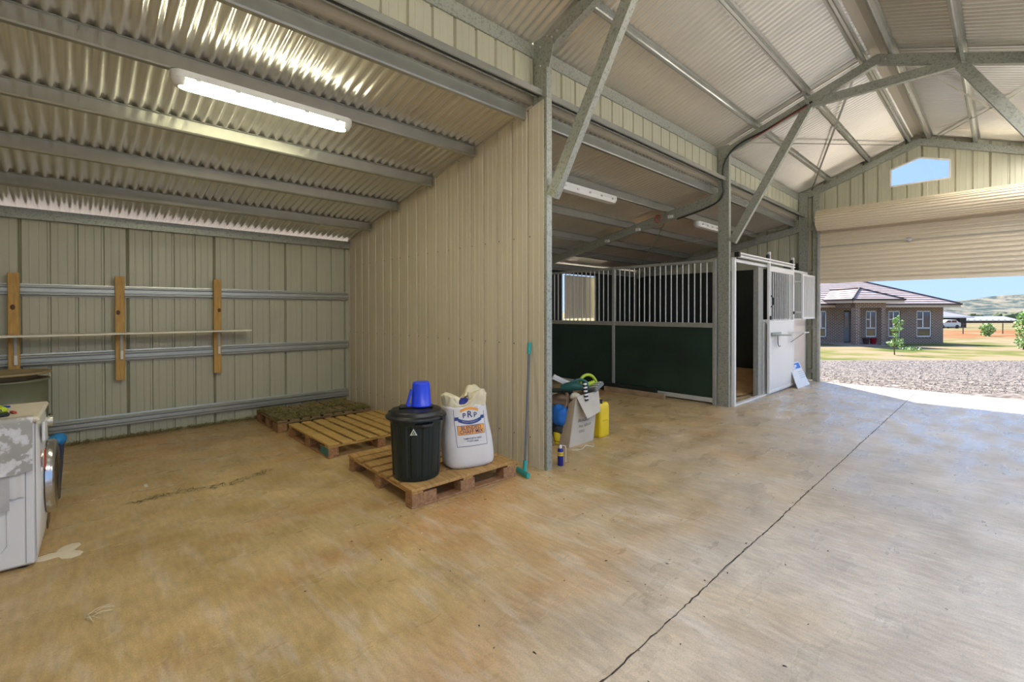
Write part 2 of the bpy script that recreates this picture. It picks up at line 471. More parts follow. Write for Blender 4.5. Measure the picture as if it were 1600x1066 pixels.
ribbed(lambda s: (s, YE), (0, -1), WX1, 3.05, cl(HEAD), rt, off=.06, mt='back', parent=we)
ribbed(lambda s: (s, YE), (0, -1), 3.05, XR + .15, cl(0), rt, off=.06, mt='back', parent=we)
# five-sided gable window
gw = struct('window_1')
outl = [(WX0, 3.51), (WX1, 3.51), (WX1, wtop(WX1)), (1.625, 3.93), (WX0, wtop(WX0))]
f = MB()
for (xa, za), (xb, zb_) in zip(outl, outl[1:] + outl[:1]):
    f.box((-.001, 0, 0), (0, 0, 0)) if False else None
    dx, dz = xb - xa, zb_ - za; ln = math.hypot(dx, dz)
    f.prism([(0, -.012), (.03, -.012), (.03, .012), (0, .012)], (xa, YE - .008, za), (xb, YE - .008, zb_), (0, 1, 0), (-dz / ln, 0, dx / ln))
f.build('window_frame', M['white'], gw)
gl = bpy.data.materials.new('clear_glass'); gl.use_nodes = True
n_ = gl.node_tree.nodes; n_.clear()
o_ = n_.new('ShaderNodeOutputMaterial'); mx_ = n_.new('ShaderNodeMixShader'); tr_ = n_.new('ShaderNodeBsdfTransparent'); gs_ = n_.new('ShaderNodeBsdfGlossy')
gs_.inputs['Roughness'].default_value = .02; mx_.inputs[0].default_value = .05; tr_.inputs[0].default_value = (.94, .97, 1, 1)
gl.node_tree.links.new(tr_.outputs[0], mx_.inputs[1]); gl.node_tree.links.new(gs_.outputs[0], mx_.inputs[2]); gl.node_tree.links.new(mx_.outputs[0], o_.inputs[0])
MB().add([(x, YE, z) for x, z in outl], [(0, 1, 2, 3, 4)]).build('pane', gl, gw)

# corrugated roofing
def corrugated(x0, x1, zf, y0, y1, parent, name='roof_sheet', up=1, mt='roof'):
    P = .0762; A = .0098; N = 10
    y = y0
    while y < y1 - .01:
        w = min(.762, y1 - y)
        n = int(round(w / P * N))
        mb = MB(); vs = []; fs = []
        nx = 4
        for i in range(n + 1):
            yy = y + w * i / n
            dz = A + A * math.cos(2 * PI * (yy - y0) / P)
            for k in range(nx + 1):
                x = x0 + (x1 - x0) * k / nx
                vs.append((x, yy, zf(x) + dz))
        for i in range(n):
            for k in range(nx):
                a = i * (nx + 1) + k
                fs.append((a, a + 1, a + nx + 2, a + nx + 1))
        mb.add(vs, fs, True).build(name, M[mt], parent)
        y += .762
YR0, YR1 = -3.86, EY + .17
ce = struct('ceiling')
corrugated(-D - .18, -.20, lean_z, YR0, YR1, ce)
corrugated(-.27, XR / 2 - .075, main_z, YR0, YR1, ce)
corrugated(XR / 2 + .075, XR + .27, main_z, YR0, YR1, ce)
# ridge capping over the gap
MB().prism([(-.19, -.0575), (0, .014), (.19, -.0575), (.19, -.0595), (0, .012), (-.19, -.0595)], (XR / 2, YR0, main_z(XR / 2) + .012), (XR / 2, YR1, main_z(XR / 2) + .012), (1, 0, 0), (0, 0, 1)).build('ridge_capping', M['flash'], ce)

def csec(W, H, L=.016, t=.003):
    return [(0, -H/2), (W, -H/2), (W, -H/2 + L), (W - t, -H/2 + L), (W - t, -H/2 + t), (t, -H/2 + t), (t, H/2 - t), (W - t, H/2 - t), (W - t, H/2 - L), (W, H/2 - L), (W, H/2), (0, H/2)]
def hat(H, wb_=.034, wt=.050, fl_=.020, t=.003):
    """top hat hanging under a sheet: flanges at v=0, crown at v=-H, rounded"""
    o = [(-wt/2 - fl_, 0), (-wt/2, 0), (-wb_/2 - .002, -H + .008), (-wb_/2 + .006, -H), (wb_/2 - .006, -H), (wb_/2 + .002, -H + .008), (wt/2, 0), (wt/2 + fl_, 0)]
    i = [(wt/2 + fl_, -t), (wt/2 + t, -t), (wb_/2 + .005, -H + .006), (wb_/2 - .004, -H - t), (-wb_/2 + .004, -H - t), (-wb_/2 - .005, -H + .006), (-wt/2 - t, -t), (-wt/2 - fl_, -t)]
    return o + i
def member(name, poly, p0, p1, u, v, mt, parent):
    return MB().prism(poly, p0, p1, u, v).build(name, M[mt], parent)
sl = math.atan(.2018); su = V((math.cos(sl), 0, math.sin(sl))); sv = V((-math.sin(sl), 0, math.cos(sl)))
LP = [-.25, -.955, -1.685, -2.43, -3.15]
def place_lean_purlins(mirror):
    for x in LP:
        for (ya, yb) in ((YF + .02, -.03), (.03, EY + .06)):
            xx = XR - x if mirror else x
            u = V((-su.x, 0, su.z)) if mirror else su; v = V((-sv.x, 0, sv.z)) if mirror else sv
            z = lean_z(x) - .0005
            member('purlin', hat(.098), (xx, ya, z), (xx, yb, z), u, v, 'galvp', ce)
place_lean_purlins(False)
tl = math.atan(.376); tu = V((math.cos(tl), 0, math.sin(tl))); tv = V((-math.sin(tl), 0, math.cos(tl)))
for x in (.34, .94, 1.49):
    for mir in (0, 1):
        xx = XR - x if mir else x
        u = V((-tu.x, 0, tu.z)) if mir else tu; v = V((-tv.x, 0, tv.z)) if mir else tv
        member('purlin', hat(.062, .030, .046, .024), (xx, YR0 + .05, main_z(x) - .0005), (xx, EY + .06, main_z(x) - .0005), u, v, 'galvp', ce)
# eave purlins (C) of the main roof, girts under the clerestory, lean-to eave purlins
for (ya, yb) in ((YR0 + .1, -.002), (.07, B - .002), (B + .07, EY - .002)):
    for mir in (0, 1):
        q = (lambda x: XR - x) if mir else (lambda x: x)
        sg = -1 if mir else 1
        member('eave_purlin', csec(.05, .112), (q(-.15), ya, 3.568), (q(-.15), yb, 3.568), (-sg, 0, 0), (0, 0, 1), 'galv', ce)
        member('clerestory_girt', csec(.05, .062), (q(-.075), ya, 3.205), (q(-.075), yb, 3.205), (0, 0, -1) , (sg, 0, 0), 'galvp', ce)
MB().prism(csec(.06, .1), (-D + .065, YF, 2.286), (-D + .065, EY, 2.286), (-1, 0, 0), (0, 0, 1)).build('eave_purlin', M['galv'], ce)
for mir in (0, 1):
    q = (lambda x: XR - x) if mir else (lambda x: x); sg = -1 if mir else 1
    MB().prism([(0, 0), (-.002, 0), (-.004, -.108), (-.20, -.150), (-.20, -.147), (-.006, -.104)], (q(-.168), YR0, 3.245), (q(-.168), YR1, 3.245), (sg, 0, 0), (0, 0, 1)).build('apron_flashing', M['flash'], ce)
# clerestory cladding
ws = struct('wall_clerestory')
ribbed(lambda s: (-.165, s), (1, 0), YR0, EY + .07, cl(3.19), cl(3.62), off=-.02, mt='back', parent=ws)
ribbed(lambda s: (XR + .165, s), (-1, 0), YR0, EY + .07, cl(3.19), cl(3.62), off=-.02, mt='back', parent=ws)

# back-wall girts (top hats lying against the sheets)
def girt_prof(h=.092):
    o = [(0, h/2 + .018), (.004, h/2 + .018), (.006, h/2 + .004), (.054, h/2 - .002), (.058, h/2 - .006), (.058, h/2 - .014), (.054, h/2 - .018), (.030, h/2 - .022), (.030, h/2 - .028), (.046, h/2 - .031)]
    return [(a, -b) for a, b in o] + o[::-1]
for z in (1.553, .872, .185):
    member('girt', girt_prof(), (-D + .003, YF + .02, z), (-D + .003, -.03, z), (1, 0, 0), (0, 0, 1), 'girt', wb)
    member('girt', girt_prof(), (-D + .003, .03, z), (-D + .003, B - .02, z), (1, 0, 0), (0, 0, 1), 'girt', wb)

# ------------------------------------------------------------------ portal frames
def portal(y, label, brace=True, lean=True, right=True, rlean=False):
    t = thing('portal_frame', label, 'frame', (0, y, 0))
    ht = 3.627
    def col(x, sg):
        # web faces the camera side (y), flanges run back
        member('column', [(a, b) for a, b in csec(.064, .15)], (x - sg * .075, y, 0), (x - sg * .075, y, ht + .02), (0, 1, 0), (1, 0, 0), 'galv', t)
    col(0, 1)
    if right: col(XR, -1)
    dp = .105
    for mir in (0, 1):
        q = (lambda x: XR - x) if mir else (lambda x: x)
        u = V((0, 1, 0)); v = tv if not mir else V((-tv.x, 0, tv.z))
        c0 = V((q(-.02), y + .001, ht - .02 * .376)) - v * dp / 2; c1 = V((q(XR / 2), y + .001, ht + XR / 2 * .376)) - v * dp / 2
        member('rafter', csec(.064, dp), c0, c1, u, v, 'galv', t)
        if brace:
            a = V((q(.028), y + .002, 2.28)); b_ = V((q(.945), y + .002, 3.878))
            dr = (b_ - a).normalized(); vv = V((-dr.z, 0, dr.x)) if not mir else V((dr.z, 0, -dr.x))
            member('knee_brace', csec(.062, .10), a + dr * .02, b_, u, vv, 'galv', t)
    if brace:
        member('collar_tie', csec(.055, .10), (.98, y + .004, 3.90), (XR - .98, y + .004, 3.90), (0, 1, 0), (0, 0, 1), 'galv', t)
        for x in (.94, 2.31):   # fly braces
            xx = x
            zt_ = main_z(x)
            MB().prism([(-.014, -.0015), (.014, -.0015), (.014, .0015), (-.014, .0015)], (xx, y - .16, zt_ - .05), (xx + .02, y - .003, zt_ - .185), (1, 0, 0), (0, .6, .8)).build('fly_brace', M['galv'], t)
    ap = MB(); zt_ = ht + XR / 2 * .376
    ap.prism([(-.11, -.0414 - .108), (0, -.108), (.11, -.0414 - .108), (.11, -.0414 + .002), (0, .002), (-.11, -.0414 + .002)], (XR / 2, y - .003, zt_), (XR / 2, y + .0008, zt_), (1, 0, 0), (0, 0, 1))
    ap.build('apex_plate', M['galv'], t)
    if lean:
        for mir in ((0, 1) if rlean else (0,)):
            q = (lambda x: XR - x) if mir else (lambda x: x)
            v = sv if not mir else V((-sv.x, 0, sv.z)); dl = .13
            c0 = V((q(-.14), y + .001, lean_z(-.14) - .10)) - v * dl / 2; c1 = V((q(-D + .08), y + .001, lean_z(-D + .08) - .10)) - v * dl / 2
            member('lean_to_rafter', csec(.064, dl), c0, c1, (0, 1, 0), v, 'galv', t)
    # bolts
    def bolt(x, z): MB().lathe([(0, -.012), (.010, -.012), (.011, 0)], 6, M=Matrix.Translation((x, y - .0015, z)) @ Matrix.Rotation(-PI / 2, 4, 'X')).build('bolt', M['bolt'], t)
    for x, z in ((-.07, 3.57), (-.07, 3.41), (.06, 3.60), (.12, 3.625), (1.55, 4.155), (1.70, 4.155)): bolt(x, z - (.0 if x < 1 else .002))
    return t
p1f = portal(0, 'galvanised steel portal frame at the free end of the cream partition', lean=False)
p2 = portal(B, 'galvanised steel portal frame standing at the near corner of the horse stall')
p3 = portal(EY, 'galvanised steel portal frame against the gable end with the roller door', brace=False)
# haunch plate on the first frame
MB().prism([(-.012, 3.63), (-.012, 3.40), (.03, 3.36), (.075, 3.52), (.06, 3.60)], (0, -.004, 0), (0, .0, 0), (1, 0, 0), (0, 0, 1)).build('gusset_plate', M['galv'], p1f)
# timber stop / jamb post beside the roller door
t = thing('door_jamb_post', 'galvanised jamb post carrying the left edge of the roller door', 'post', (.16, EY - .06, 0))
member('post', csec(.06, .105), (.158, EY - .062, 0), (.158, EY - .062, main_z(.158) - .17), (0, 1, 0), (1, 0, 0), 'galv', t)
for z in (2.08, 1.02, .18, 2.92):
    MB().bbox((-.005, EY + .0, z - .035), (.108, EY + .03, z + .035), .006).build('bracket', M['stallgalv'], t)
member('post', csec(.06, .105), (XR - .158, EY - .062, 0), (XR - .158, EY - .062, main_z(.158) - .17), (0, 1, 0), (1, 0, 0), 'galv', t) if False else None

# strap bracing
def strap(name, pts_, zf, parent, w=.028, mt='white'):
    (xa, ya), (xb, yb) = pts_
    a = V((xa, ya, zf(xa))); b_ = V((xb, yb, zf(xb))); dr = (b_ - a).normalized()
    s_ = V((-dr.y, dr.x, 0)).normalized()
    return MB().prism([(-w/2, 0), (w/2, 0), (w/2, .002), (-w/2, .002)], a, b_, s_, s_.cross(dr)).build(name, M[mt], parent)
zs = lambda x: main_z(x) - .068
strap('strap_brace', ((.10, B + .07), (1.42, EY - .05)), zs, ce, mt='galvp'); strap('strap_brace', ((1.42, B + .08), (.08, EY - .05)), lambda x: zs(x) - .004, ce, mt='galvp')
strap('strap_brace', ((XR - 1.42, B + .07), (XR - .10, EY - .05)), zs, ce, mt='galvp'); strap('strap_brace', ((XR - .1, B + .08), (XR - 1.42, EY - .05)), lambda x: zs(x) - .004, ce, mt='galvp')
zl = lambda x: lean_z(x) - .104
strap('strap_brace', ((-.9, B + .08), (-3.7, EY - .1)), zl, ce, .02, 'galv'); strap('strap_brace', ((-3.7, B + .08), (-.3, EY - .1)), lambda x: zl(x) - .004, ce, .02, 'galv')

# black conduit and red cable clipped to the second frame
def cvia(pts_, n=6):
    """Catmull-Rom"""
    P = [V(p) for p in pts_]; P = [P[0]] + P + [P[-1]]; out = []
    for i in range(1, len(P) - 2):
        for k in range(n):
            t_ = k / n; a, b_, c, d = P[i-1], P[i], P[i+1], P[i+2]
            out.append(.5 * ((2*b_) + (c-a)*t_ + (2*a-5*b_+4*c-d)*t_*t_ + (3*b_-a-3*c+d)*t_**3))
    out.append(P[-2]); return out
yc = B - .018
t = tag(MB().tube(cvia([(1.0, yc, 3.905), (.5, yc, 3.715), (.2, yc, 3.635), (.04, yc - .01, 3.53), (-.06, yc - .02, 3.36), (-.07, yc - .02, 3.1), (-.07, yc - .01, 2.98), (-.16, yc, 2.87), (-.4, yc, 2.79), (-.75, yc, 2.72)]), .012, 10).build('cable_conduit', M['blackcon']), 'black flexible conduit curving down the post of the second frame', 'conduit')
tag(MB().tube(cvia([(.95, yc - .012, 3.865), (.7, yc - .016, 3.775), (.45, yc - .012, 3.675), (.3, yc - .01, 3.63)]), .005, 6).build('red_cable', M['red']), 'thin red cable clipped along the lower edge of the second frame rafter', 'cable')

for k, (x, z, lb) in enumerate(((-.862, 2.773, 'nearest the second post'), (-1.42, 2.648, 'in the middle of the run'), (-2.015, 2.529, 'farthest down the slope'))):
    t = thing('junction_box', 'small pale junction box on the lean-to rafter, ' + lb, 'junction box', (x, B - .01, z), 0, 'junction boxes on the lean-to rafter')
    MB().bbox((x - .04, B - .026, z - .022), (x + .04, B - .0005, z + .022), .004).build('box', M['lampbody'], t)
    MB().lathe([(0, -.004), (.006, -.004), (.007, 0)], 8, M=Matrix.Translation((x, B - .0265, z)) @ Matrix.Rotation(-PI / 2, 4, 'X')).build('screw', M['bolt'], t)
tag(MB().tube([(-1.06 + .045 * math.cos(a_ * .45), B - .022 - .001 * a_, 2.765 + .06 * math.sin(a_ * .45)) for a_ in range(26)], .006, 6).build('orange_cable_coil', M['red']), 'small red cable coil hanging on the lean-to rafter', 'cable')
# ------------------------------------------------------------------ fluorescent battens
def batten(label, x, y0, y1, lit, z1=None):
    z1 = z1 or lean_z(x) - .102
    t = thing('batten_light', label, 'light', (x, (y0 + y1) / 2, z1), group=None)
    L = y1 - y0
    def stadium(w, l, r, n=8):
        pts_ = []
        for k in range(n + 1):
            an = -PI / 2 + PI * k / n; pts_.append((math.sin(an) * 0 + r * math.cos(an + PI / 2) , 0))
        out = []
        for k in range(n + 1):
            an = PI * k / n; out.append((r * math.cos(an), l / 2 - r + r * math.sin(an)))
        for k in range(n + 1):
            an = PI + PI * k / n; out.append((r * math.cos(an), -l / 2 + r + r * math.sin(an)))
        return out
    def slab(o1, za, o2, zb_, cap=True):
        mb = MB(); n = len(o1)
        vs = [(a, b, za) for a, b in o1] + [(a, b, zb_) for a, b in o2]
        mb.add(vs, [(i, (i + 1) % n, n + (i + 1) % n, n + i) for i in range(n)], True)
        if cap: mb.add([(a, b, zb_) for a, b in o2], [tuple(range(n))])
        return mb
    o1 = stadium(0, L, .062); 
    sc_ = lambda o, k, dl: [(a * k, b - math.copysign(dl, b)) for a, b in o]
    slab(o1, -.001, o1, -.045).build('housing', M['lampbody'], t, False)
    dm = slab(sc_(o1, .97, .03), -.045, sc_(o1, .72, .045), -.088)
    dm.build('diffuser', M['tubelight' if x < 0 else 'fill_tube'] if lit else M['diffuser'], t, False)
    for sg in (-1, 1):
        o2 = [(a * .98, b * .02 * 1.0 + sg * (L / 2 - .03)) for a, b in stadium(0, .12, .06)]
        MB().lathe([(.0, -.088), (.040, -.086), (.058, -.05), (.060, -.044)], 16, M=Matrix.Translation((0, sg * (L / 2 - .062), 0))).build('end_cap', M['lampbody'], t, False)
    for k in range(5):
        for sg in (-1, 1):
            MB().box((sg * .064 - .006, -L / 2 + .14 + k * (L - .28) / 4 - .015, -.056), (sg * .064 + .006, -L / 2 + .14 + k * (L - .28) / 4 + .015, -.036)).build('clip', M['bolt'], t, False)
    return t
batten('lit white fluorescent batten under the lean-to roof above the pallet bay', -.94, -2.44, -1.27, True)
batten('unlit fluorescent batten behind the first post, nearer of the two dark ones', -.94, 1.14, 2.37, False)
batten('unlit fluorescent batten beyond the second frame above the horse stall', -.94, 4.72, 5.75, False)

for y0, lb in ((-3.1, 'added fill batten under the right roof slope nearest the closed front wall'), (-1.35, 'added fill batten under the right roof slope, second from the closed front wall'), (1.3, 'added fill batten under the right roof slope in the middle bay'), (3.9, 'added fill batten under the right roof slope just past the second frame'), (5.9, 'added fill batten under the right roof slope nearest the roller door')):
    batten(lb, XR - .30, y0, y0 + 1.17, True, main_z(.30) - .066)  # unseen battens added to fill the interior with light
# ------------------------------------------------------------------ roller door
rd = struct('door_1')
DZ, DYc, DR_ = 3.015, 7.20, .185
dm = MB(); n = 26
prof = []
for k in range(n):
    for f_, rr in ((0, DR_), (.42, DR_ + .004), (.5, DR_ - .010), (.92, DR_ - .010)):
        an = 2 * PI * (k + f_) / n; prof.append((rr * math.cos(an), rr * math.sin(an)))
dm.prism(prof, (.225, DYc, DZ), (3.02, DYc, DZ), (0, 1, 0), (0, 0, 1)).build('curtain_roll', M['door'], rd)
cz0, pitch = 1.90, .0745
cpts = []; z = cz0
YC = DYc + .17
while z < DZ:
    cpts += [(z, YC), (z + .040, YC), (z + .045, YC - .018), (z + .068, YC - .018)]; z += pitch
mb = MB(); vs = []; fs = []
for i, (z, y) in enumerate(cpts): vs += [(.225, y, z), (3.02, y, z)]
for i in range(len(cpts) - 1): fs.append((2*i, 2*i+1, 2*i+3, 2*i+2))
mb.add(vs, fs).build('curtain', M['door'], rd)
MB().bbox((.225, YC - .022, cz0 - .045), (3.02, YC + .012, cz0 + .004), .004).build('bottom_rail', M['door'], rd)
MB().tube([(.235, YC - .024, 2.54), (3.0, YC - .024, 2.54)], .007, 8).build('lock_bar', M['stallgalv'], rd)
h = MB().lathe([(0, -.03), (.035, -.03), (.04, -.02), (.04, 0)], 16, M=Matrix.Translation((1.52, YC - .012, 2.54)) @ Matrix.Rotation(-PI / 2, 4, 'X'))
h.bbox((1.45, YC - .05, 2.53), (1.59, YC - .035, 2.55), .003).build('lock_handle', M['bolt'], rd)
for x in (.215, 3.03):
    MB().prism([(-.02, -.03), (.02, -.03), (.02, .03), (-.02, .03)], (x, YC, 0), (x, YC, 2.98), (1, 0, 0), (0, 1, 0)).build('guide', M['stallgalv'], rd)
    MB().lathe([(.03, -.03), (.07, -.03), (.07, .03), (.03, .03)], 20, M=Matrix.Translation((x - .03 if x < 1 else x + .03, DYc, DZ)) @ Matrix.Rotation(PI / 2, 4, 'Y')).build('drum_bracket', M['stallgalv'], rd)
#@@PART2
# ------------------------------------------------------------------ horse stall
t = thing('stall_screen', 'dark green stall side with grey bars along the top, behind the first post', 'stall panel', (-2, B, 0))
for x in (-.19, -1.885, -3.80):
    MB().bbox((x - .026, B - .026, 0), (x + .026, B + .026, 2.075), .004).build('post', M['stallgalv'], t)
for xa, xb, nb in ((-1.859, -.216, 17), (-3.774, -1.911, 19)):
    MB().bbox((xa, B - .02, 2.035), (xb, B + .02, 2.075), .004).build('top_rail', M['stallgalv'], t)
    MB().bbox((xa, B - .024, 1.10), (xb, B + .024, 1.168), .004).build('middle_rail', M['stallgalv'], t)
    MB().bbox((xa, B - .024, .035), (xb, B + .024, .10), .004).build('bottom_rail', M['bar'], t)
    MB().box((xa, B - .008, .10), (xb, B + .010, 1.10)).build('panel', M['panel'], t)
    bar = None
    for k in range(nb):
        x = xa + (xb - xa) * (k + 1) / (nb + 1)
        if bar is None:
            bar = MB().tube([(0, 0, 1.168), (0, 0, 2.035)], .0095, 8, False).build('bar', M['bar'], t, False)
            bar.location = (x + 2, 0, 0)
        else: copy_part(bar, t, (x + 2, 0, 0))
t = thing('stall_surround', 'fixed white and galvanised stall front carrying the sliding door rail', 'stall panel', (0, 5.5, 0))
MB().bbox((.0, 3.815, 0), (.05, 3.865, 2.09), .004).build('post', M['white'], t)
MB().bbox((-.075, 4.86, 0), (.004, 5.06, 2.06), .004).build('post', M['stallgalv'], t)
MB().bbox((-.05, 6.36, 0), (.008, 6.42, 2.06), .004).build('post', M['stallgalv'], t)
MB().bbox((-.05, 7.29, 0), (.012, 7.35, 2.06), .004).build('post', M['stallgalv'], t)
MB().bbox((-.01, 3.865, 2.03), (.035, 7.35, 2.075), .004).build('header_rail', M['white'], t)
MB().prism([(0, 0), (.045, 0), (.045, .02), (.038, .02), (.038, .006), (.007, .006), (.007, .058), (.038, .058), (.038, .044), (.045, .044), (.045, .064), (0, .064)], (.055, 3.86, 2.092), (.055, 6.34, 2.092), (1, 0, 0), (0, 0, 1)).build('track', M['white'], t)
MB().bbox((.045, 3.80, 2.09), (.11, 3.86, 2.16), .004).build('track_stop', M['black'], t)
MB().bbox((-.02, 3.86, -.001), (.045, 7.3, .022), .004).build('sill', M['white'], t)
MB().box((-.012, 5.06, .022), (.006, 6.36, 1.16)).build('panel', M['white'], t)
MB().box((-.012, 6.42, .022), (.006, 7.29, 1.16)).build('panel', mat('panel_pinkish_white', (.70, .60, .52), .3), t)
MB().bbox((-.02, 5.06, 1.16), (.02, 7.29, 1.20), .004).build('middle_rail', M['white'], t)
bar = None
for k in range(11):
    y = 6.42 + .87 * (k + .5) / 11
    if bar is None:
        bar = MB().tube([(0, 0, 1.2), (0, 0, 2.03)], .009, 8, False).build('bar', M['bar'], t, False); bar.location = (-.01, y - 5.5, 0)
    else: copy_part(bar, t, (-.01, y - 5.5, 0))
t = thing('sliding_stall_door', 'white sliding stall door with bars over a solid lower half', 'door', (.075, 5.68, 0))
for y in (5.075, 6.265):
    MB().bbox((.055, y, .035), (.095, y + .04, 2.27), .004).build('stile', M['white'], t)
MB().box((.064, 5.115, .07), (.088, 6.265, 1.15)).build('panel', M['white'], t)
MB().bbox((.055, 5.115, .035), (.095, 6.265, .08), .004).build('bottom_rail', M['white'], t)
MB().bbox((.055, 5.115, 1.145), (.095, 6.265, 1.185), .004).build('middle_rail', M['white'], t)
MB().bbox((.055, 5.115, 1.965), (.095, 6.265, 2.045), .004).build('top_rail', M['white'], t)
bar = None
for k in range(12):
    y = 5.115 + 1.15 * (k + 1) / 13 - 5.68
    if bar is None:
        bar = MB().tube([(0, 0, 1.185), (0, 0, 1.965)], .0075, 8, False).build('bar', M['white'], t, False); bar.location = (0, y, 0)
    else: copy_part(bar, t, (0, y, 0))
for y in (5.095, 6.285):
    wq = MB().lathe([(0, -.02), (.036, -.02), (.04, 0), (.036, .02), (0, .02)], 16, M=Matrix.Translation((.075, y - .045, 2.19)) @ Matrix.Rotation(PI / 2, 4, 'Y'))
    wq.build('roller', M['black'], t)
MB().tube([(.105, 5.10, 1.40), (.125, 5.13, 1.44), (.125, 5.13, 1.54), (.105, 5.10, 1.58)], .009, 8).build('handle', M['black'], t)
MB().bbox((.095, 5.07, 1.20), (.115, 5.13, 1.26), .004).build('latch', M['black'], t)
MB().bbox((.095, 6.24, 1.28), (.115, 6.30, 1.33), .004).build('latch', M['black'], t)
t = thing('saddle_rack', 'dark half-round rack jutting from the white sliding stall door', 'rack', (.1, 5.5, .95))
def half(a, b): 
    an = PI * a; return (.1 + .20 * math.sin(an), 5.38 - .17 * math.cos(an), .97 - .10 * b * math.sin(an) * .3)
mb = MB(); n = 16
vs = [(.097 + .22 * math.sin(PI * k / n), 5.36 - .20 * math.cos(PI * k / n), z) for z in (.945, .96) for k in range(n + 1)]
mb.add(vs, [(k, k + 1, n + 2 + k, n + 1 + k) for k in range(n)] + [tuple(range(n + 1))[::-1], tuple(range(n + 1, 2 * n + 2))])
mb.build('tray', M['stallgalv'], t)
MB().bbox((.096, 5.14, .93), (.112, 5.58, .995), .004).build('back_plate', M['stallgalv'], t)
MB().tube([(.11, 5.40, .93), (.115, 5.40, .80), (.13, 5.41, .76), (.15, 5.41, .775)], .006, 8).build('hook', M['black'], t)
t = thing('feed_shelf', 'thin white shelf folded out from the stall front beyond the saddle rack', 'shelf', (.1, 6.3, .95))
MB().bbox((.097, 5.98, .965), (.34, 6.25, .98), .003).build('board', M['white'], t)
MB().tube([(.10, 6.1, .80), (.30, 6.1, .962)], .007, 8).build('strut', M['stallgalv'], t)
t = thing('swing_grille', 'white barred grille hinged in front of the last stall window', 'grille', (.14, 7.05, 1.2))
ga, gb = 6.60, 7.36
for y in (ga, gb - .03): MB().bbox((.125, y, 1.19), (.155, y + .03, 2.0), .003).build('stile', M['white'], t)
for z in (1.19, 1.965): MB().bbox((.125, ga + .03, z), (.155, gb - .03, z + .035), .003).build('rail', M['white'], t)
bar = None
for k in range(9):
    y = ga + .03 + (gb - ga - .06) * (k + 1) / 10 - 7.05
    if bar is None:
        bar = MB().tube([(0, 0, .02), (0, 0, .77)], .008, 8, False).build('bar', M['white'], t, False); bar.location = (0, y, 0)
    else: copy_part(bar, t, (0, y, 0))
for z in (1.3, 1.85): MB().bbox((.01, ga + .005, z), (.126, ga + .035, z + .03), .003).build('hinge', M['white'], t)
# dark ply lining fixed to the walls of the stall
ln = struct('wall_stall_lining')
for xa, xb in ((-3.76, -2.56), (-2.555, -1.355), (-1.35, -.16)):
    MB().box((xa, YE - .07, .02), (xb, YE - .05, 2.2)).build('lining_panel', M['lining'], ln)
for ya, yb, za, zb_ in ((B + .03, 4.66, .02, 2.2), (4.665, 5.88, .02, 1.09), (5.885, YE - .08, .02, 2.2)):
    MB().box((-D + .03, ya, za), (-D + .05, yb, zb_)).build('lining_panel', M['lining'], ln)
MB().box((-D + .03, 4.665, 2.15), (-D + .05, 5.88, 2.2)).build('lining_panel', M['lining'], ln)
MB().bbox((-.42, YE - .09, 2.16), (-.16, YE - .07, 2.27), .004).build('dark_plate', M['lining'], ln)
t = thing('window_shutter', 'cream ribbed shutter propped off the stall window in the back wall', 'shutter', (-4.0, 5.3, 1.6))
ribbed(lambda s: (-3.985, s), (1, 0), 4.93, 6.10, cl(1.185), cl(2.125), off=.03, parent=t, name='sheet', width=3)
for o_ in t.children:      # ribbed() builds in world space when its parent has no stored frame
    pass
MB().bbox((-4.02, 4.93, 1.175), (-3.99, 6.10, 1.19), .003).build('frame_rail', M['stallgalv'], t)
MB().bbox((-4.02, 4.93, 2.12), (-3.99, 6.10, 2.135), .003).build('frame_rail', M['stallgalv'], t)
MB().tube([(-3.86, 4.85, 1.12), (-4.0, 4.85, 1.18)], .008, 6).build('prop', M['stallgalv'], t)
sandm = mat('stall_sawdust', (.46, .25, .09), .95, col2=(.62, .38, .17), vscale=5, bump=.6, bscale=25)
mb = MB(); mb.grid(lambda a, b: (-D + .06 + (D - .24) * a, B + .08 + (YE - .16 - B) * b, .035 + .10 * max(0, min(1, (b - .12) * 2)) * min(1, (1 - a) * 5) + .05 * noise.noise((a * 5, b * 5, 0))), 30, 30)
tag(mb.build('sawdust_bedding', sandm), 'orange brown sawdust spread over the stall floor', 'sawdust', kind='stuff')
# boards lying along the foot of the stall side
tag(MB().bbox((-2.0, B - .13, 0), (-.90, B - .075, .075), .005).build('timber_sleeper', M['offcut']), 'pale timber sleeper lying along the foot of the dark stall side', 'timber')
tag(MB().bbox((-2.5, B - .073, 0), (-1.06, B - .03, .135), .005).build('dark_board', M['lining']), 'dark rubber board propped between the pale sleeper and the stall side', 'board')
# leaning sign panel
t = thing('sign_panel', 'white sign panel with a blue print leaning on the stall front', 'sign', (.12, 6.45, 0))
def sp(a, b, o=0):      # a along width, b up
    base = V((.20, 6.12, .002)).lerp(V((.20, 6.82, .002)), a); top = V((.022, 6.24, .415)).lerp(V((.022, 6.78, .415)), a)
    p = base.lerp(top, b); n_ = V((.9, 0, .38)).normalized()
    return p + n_ * o
def quadbox(fn, a0, a1, b0, b1, o0, o1):
    vs = [fn(a0, b0, o0), fn(a1, b0, o0), fn(a1, b1, o0), fn(a0, b1, o0), fn(a0, b0, o1), fn(a1, b0, o1), fn(a1, b1, o1), fn(a0, b1, o1)]
    return MB().add(vs, [(0,3,2,1),(4,5,6,7),(0,1,5,4),(1,2,6,5),(2,3,7,6),(3,0,4,7)])
quadbox(sp, 0, 1, 0, 1, 0, .010).build('board', M['white'], t)
quadbox(sp, .06, .94, .72, .94, .010, .0105).build('blue_print', mat('sign_blue', (.02, .16, .62), .4), t)
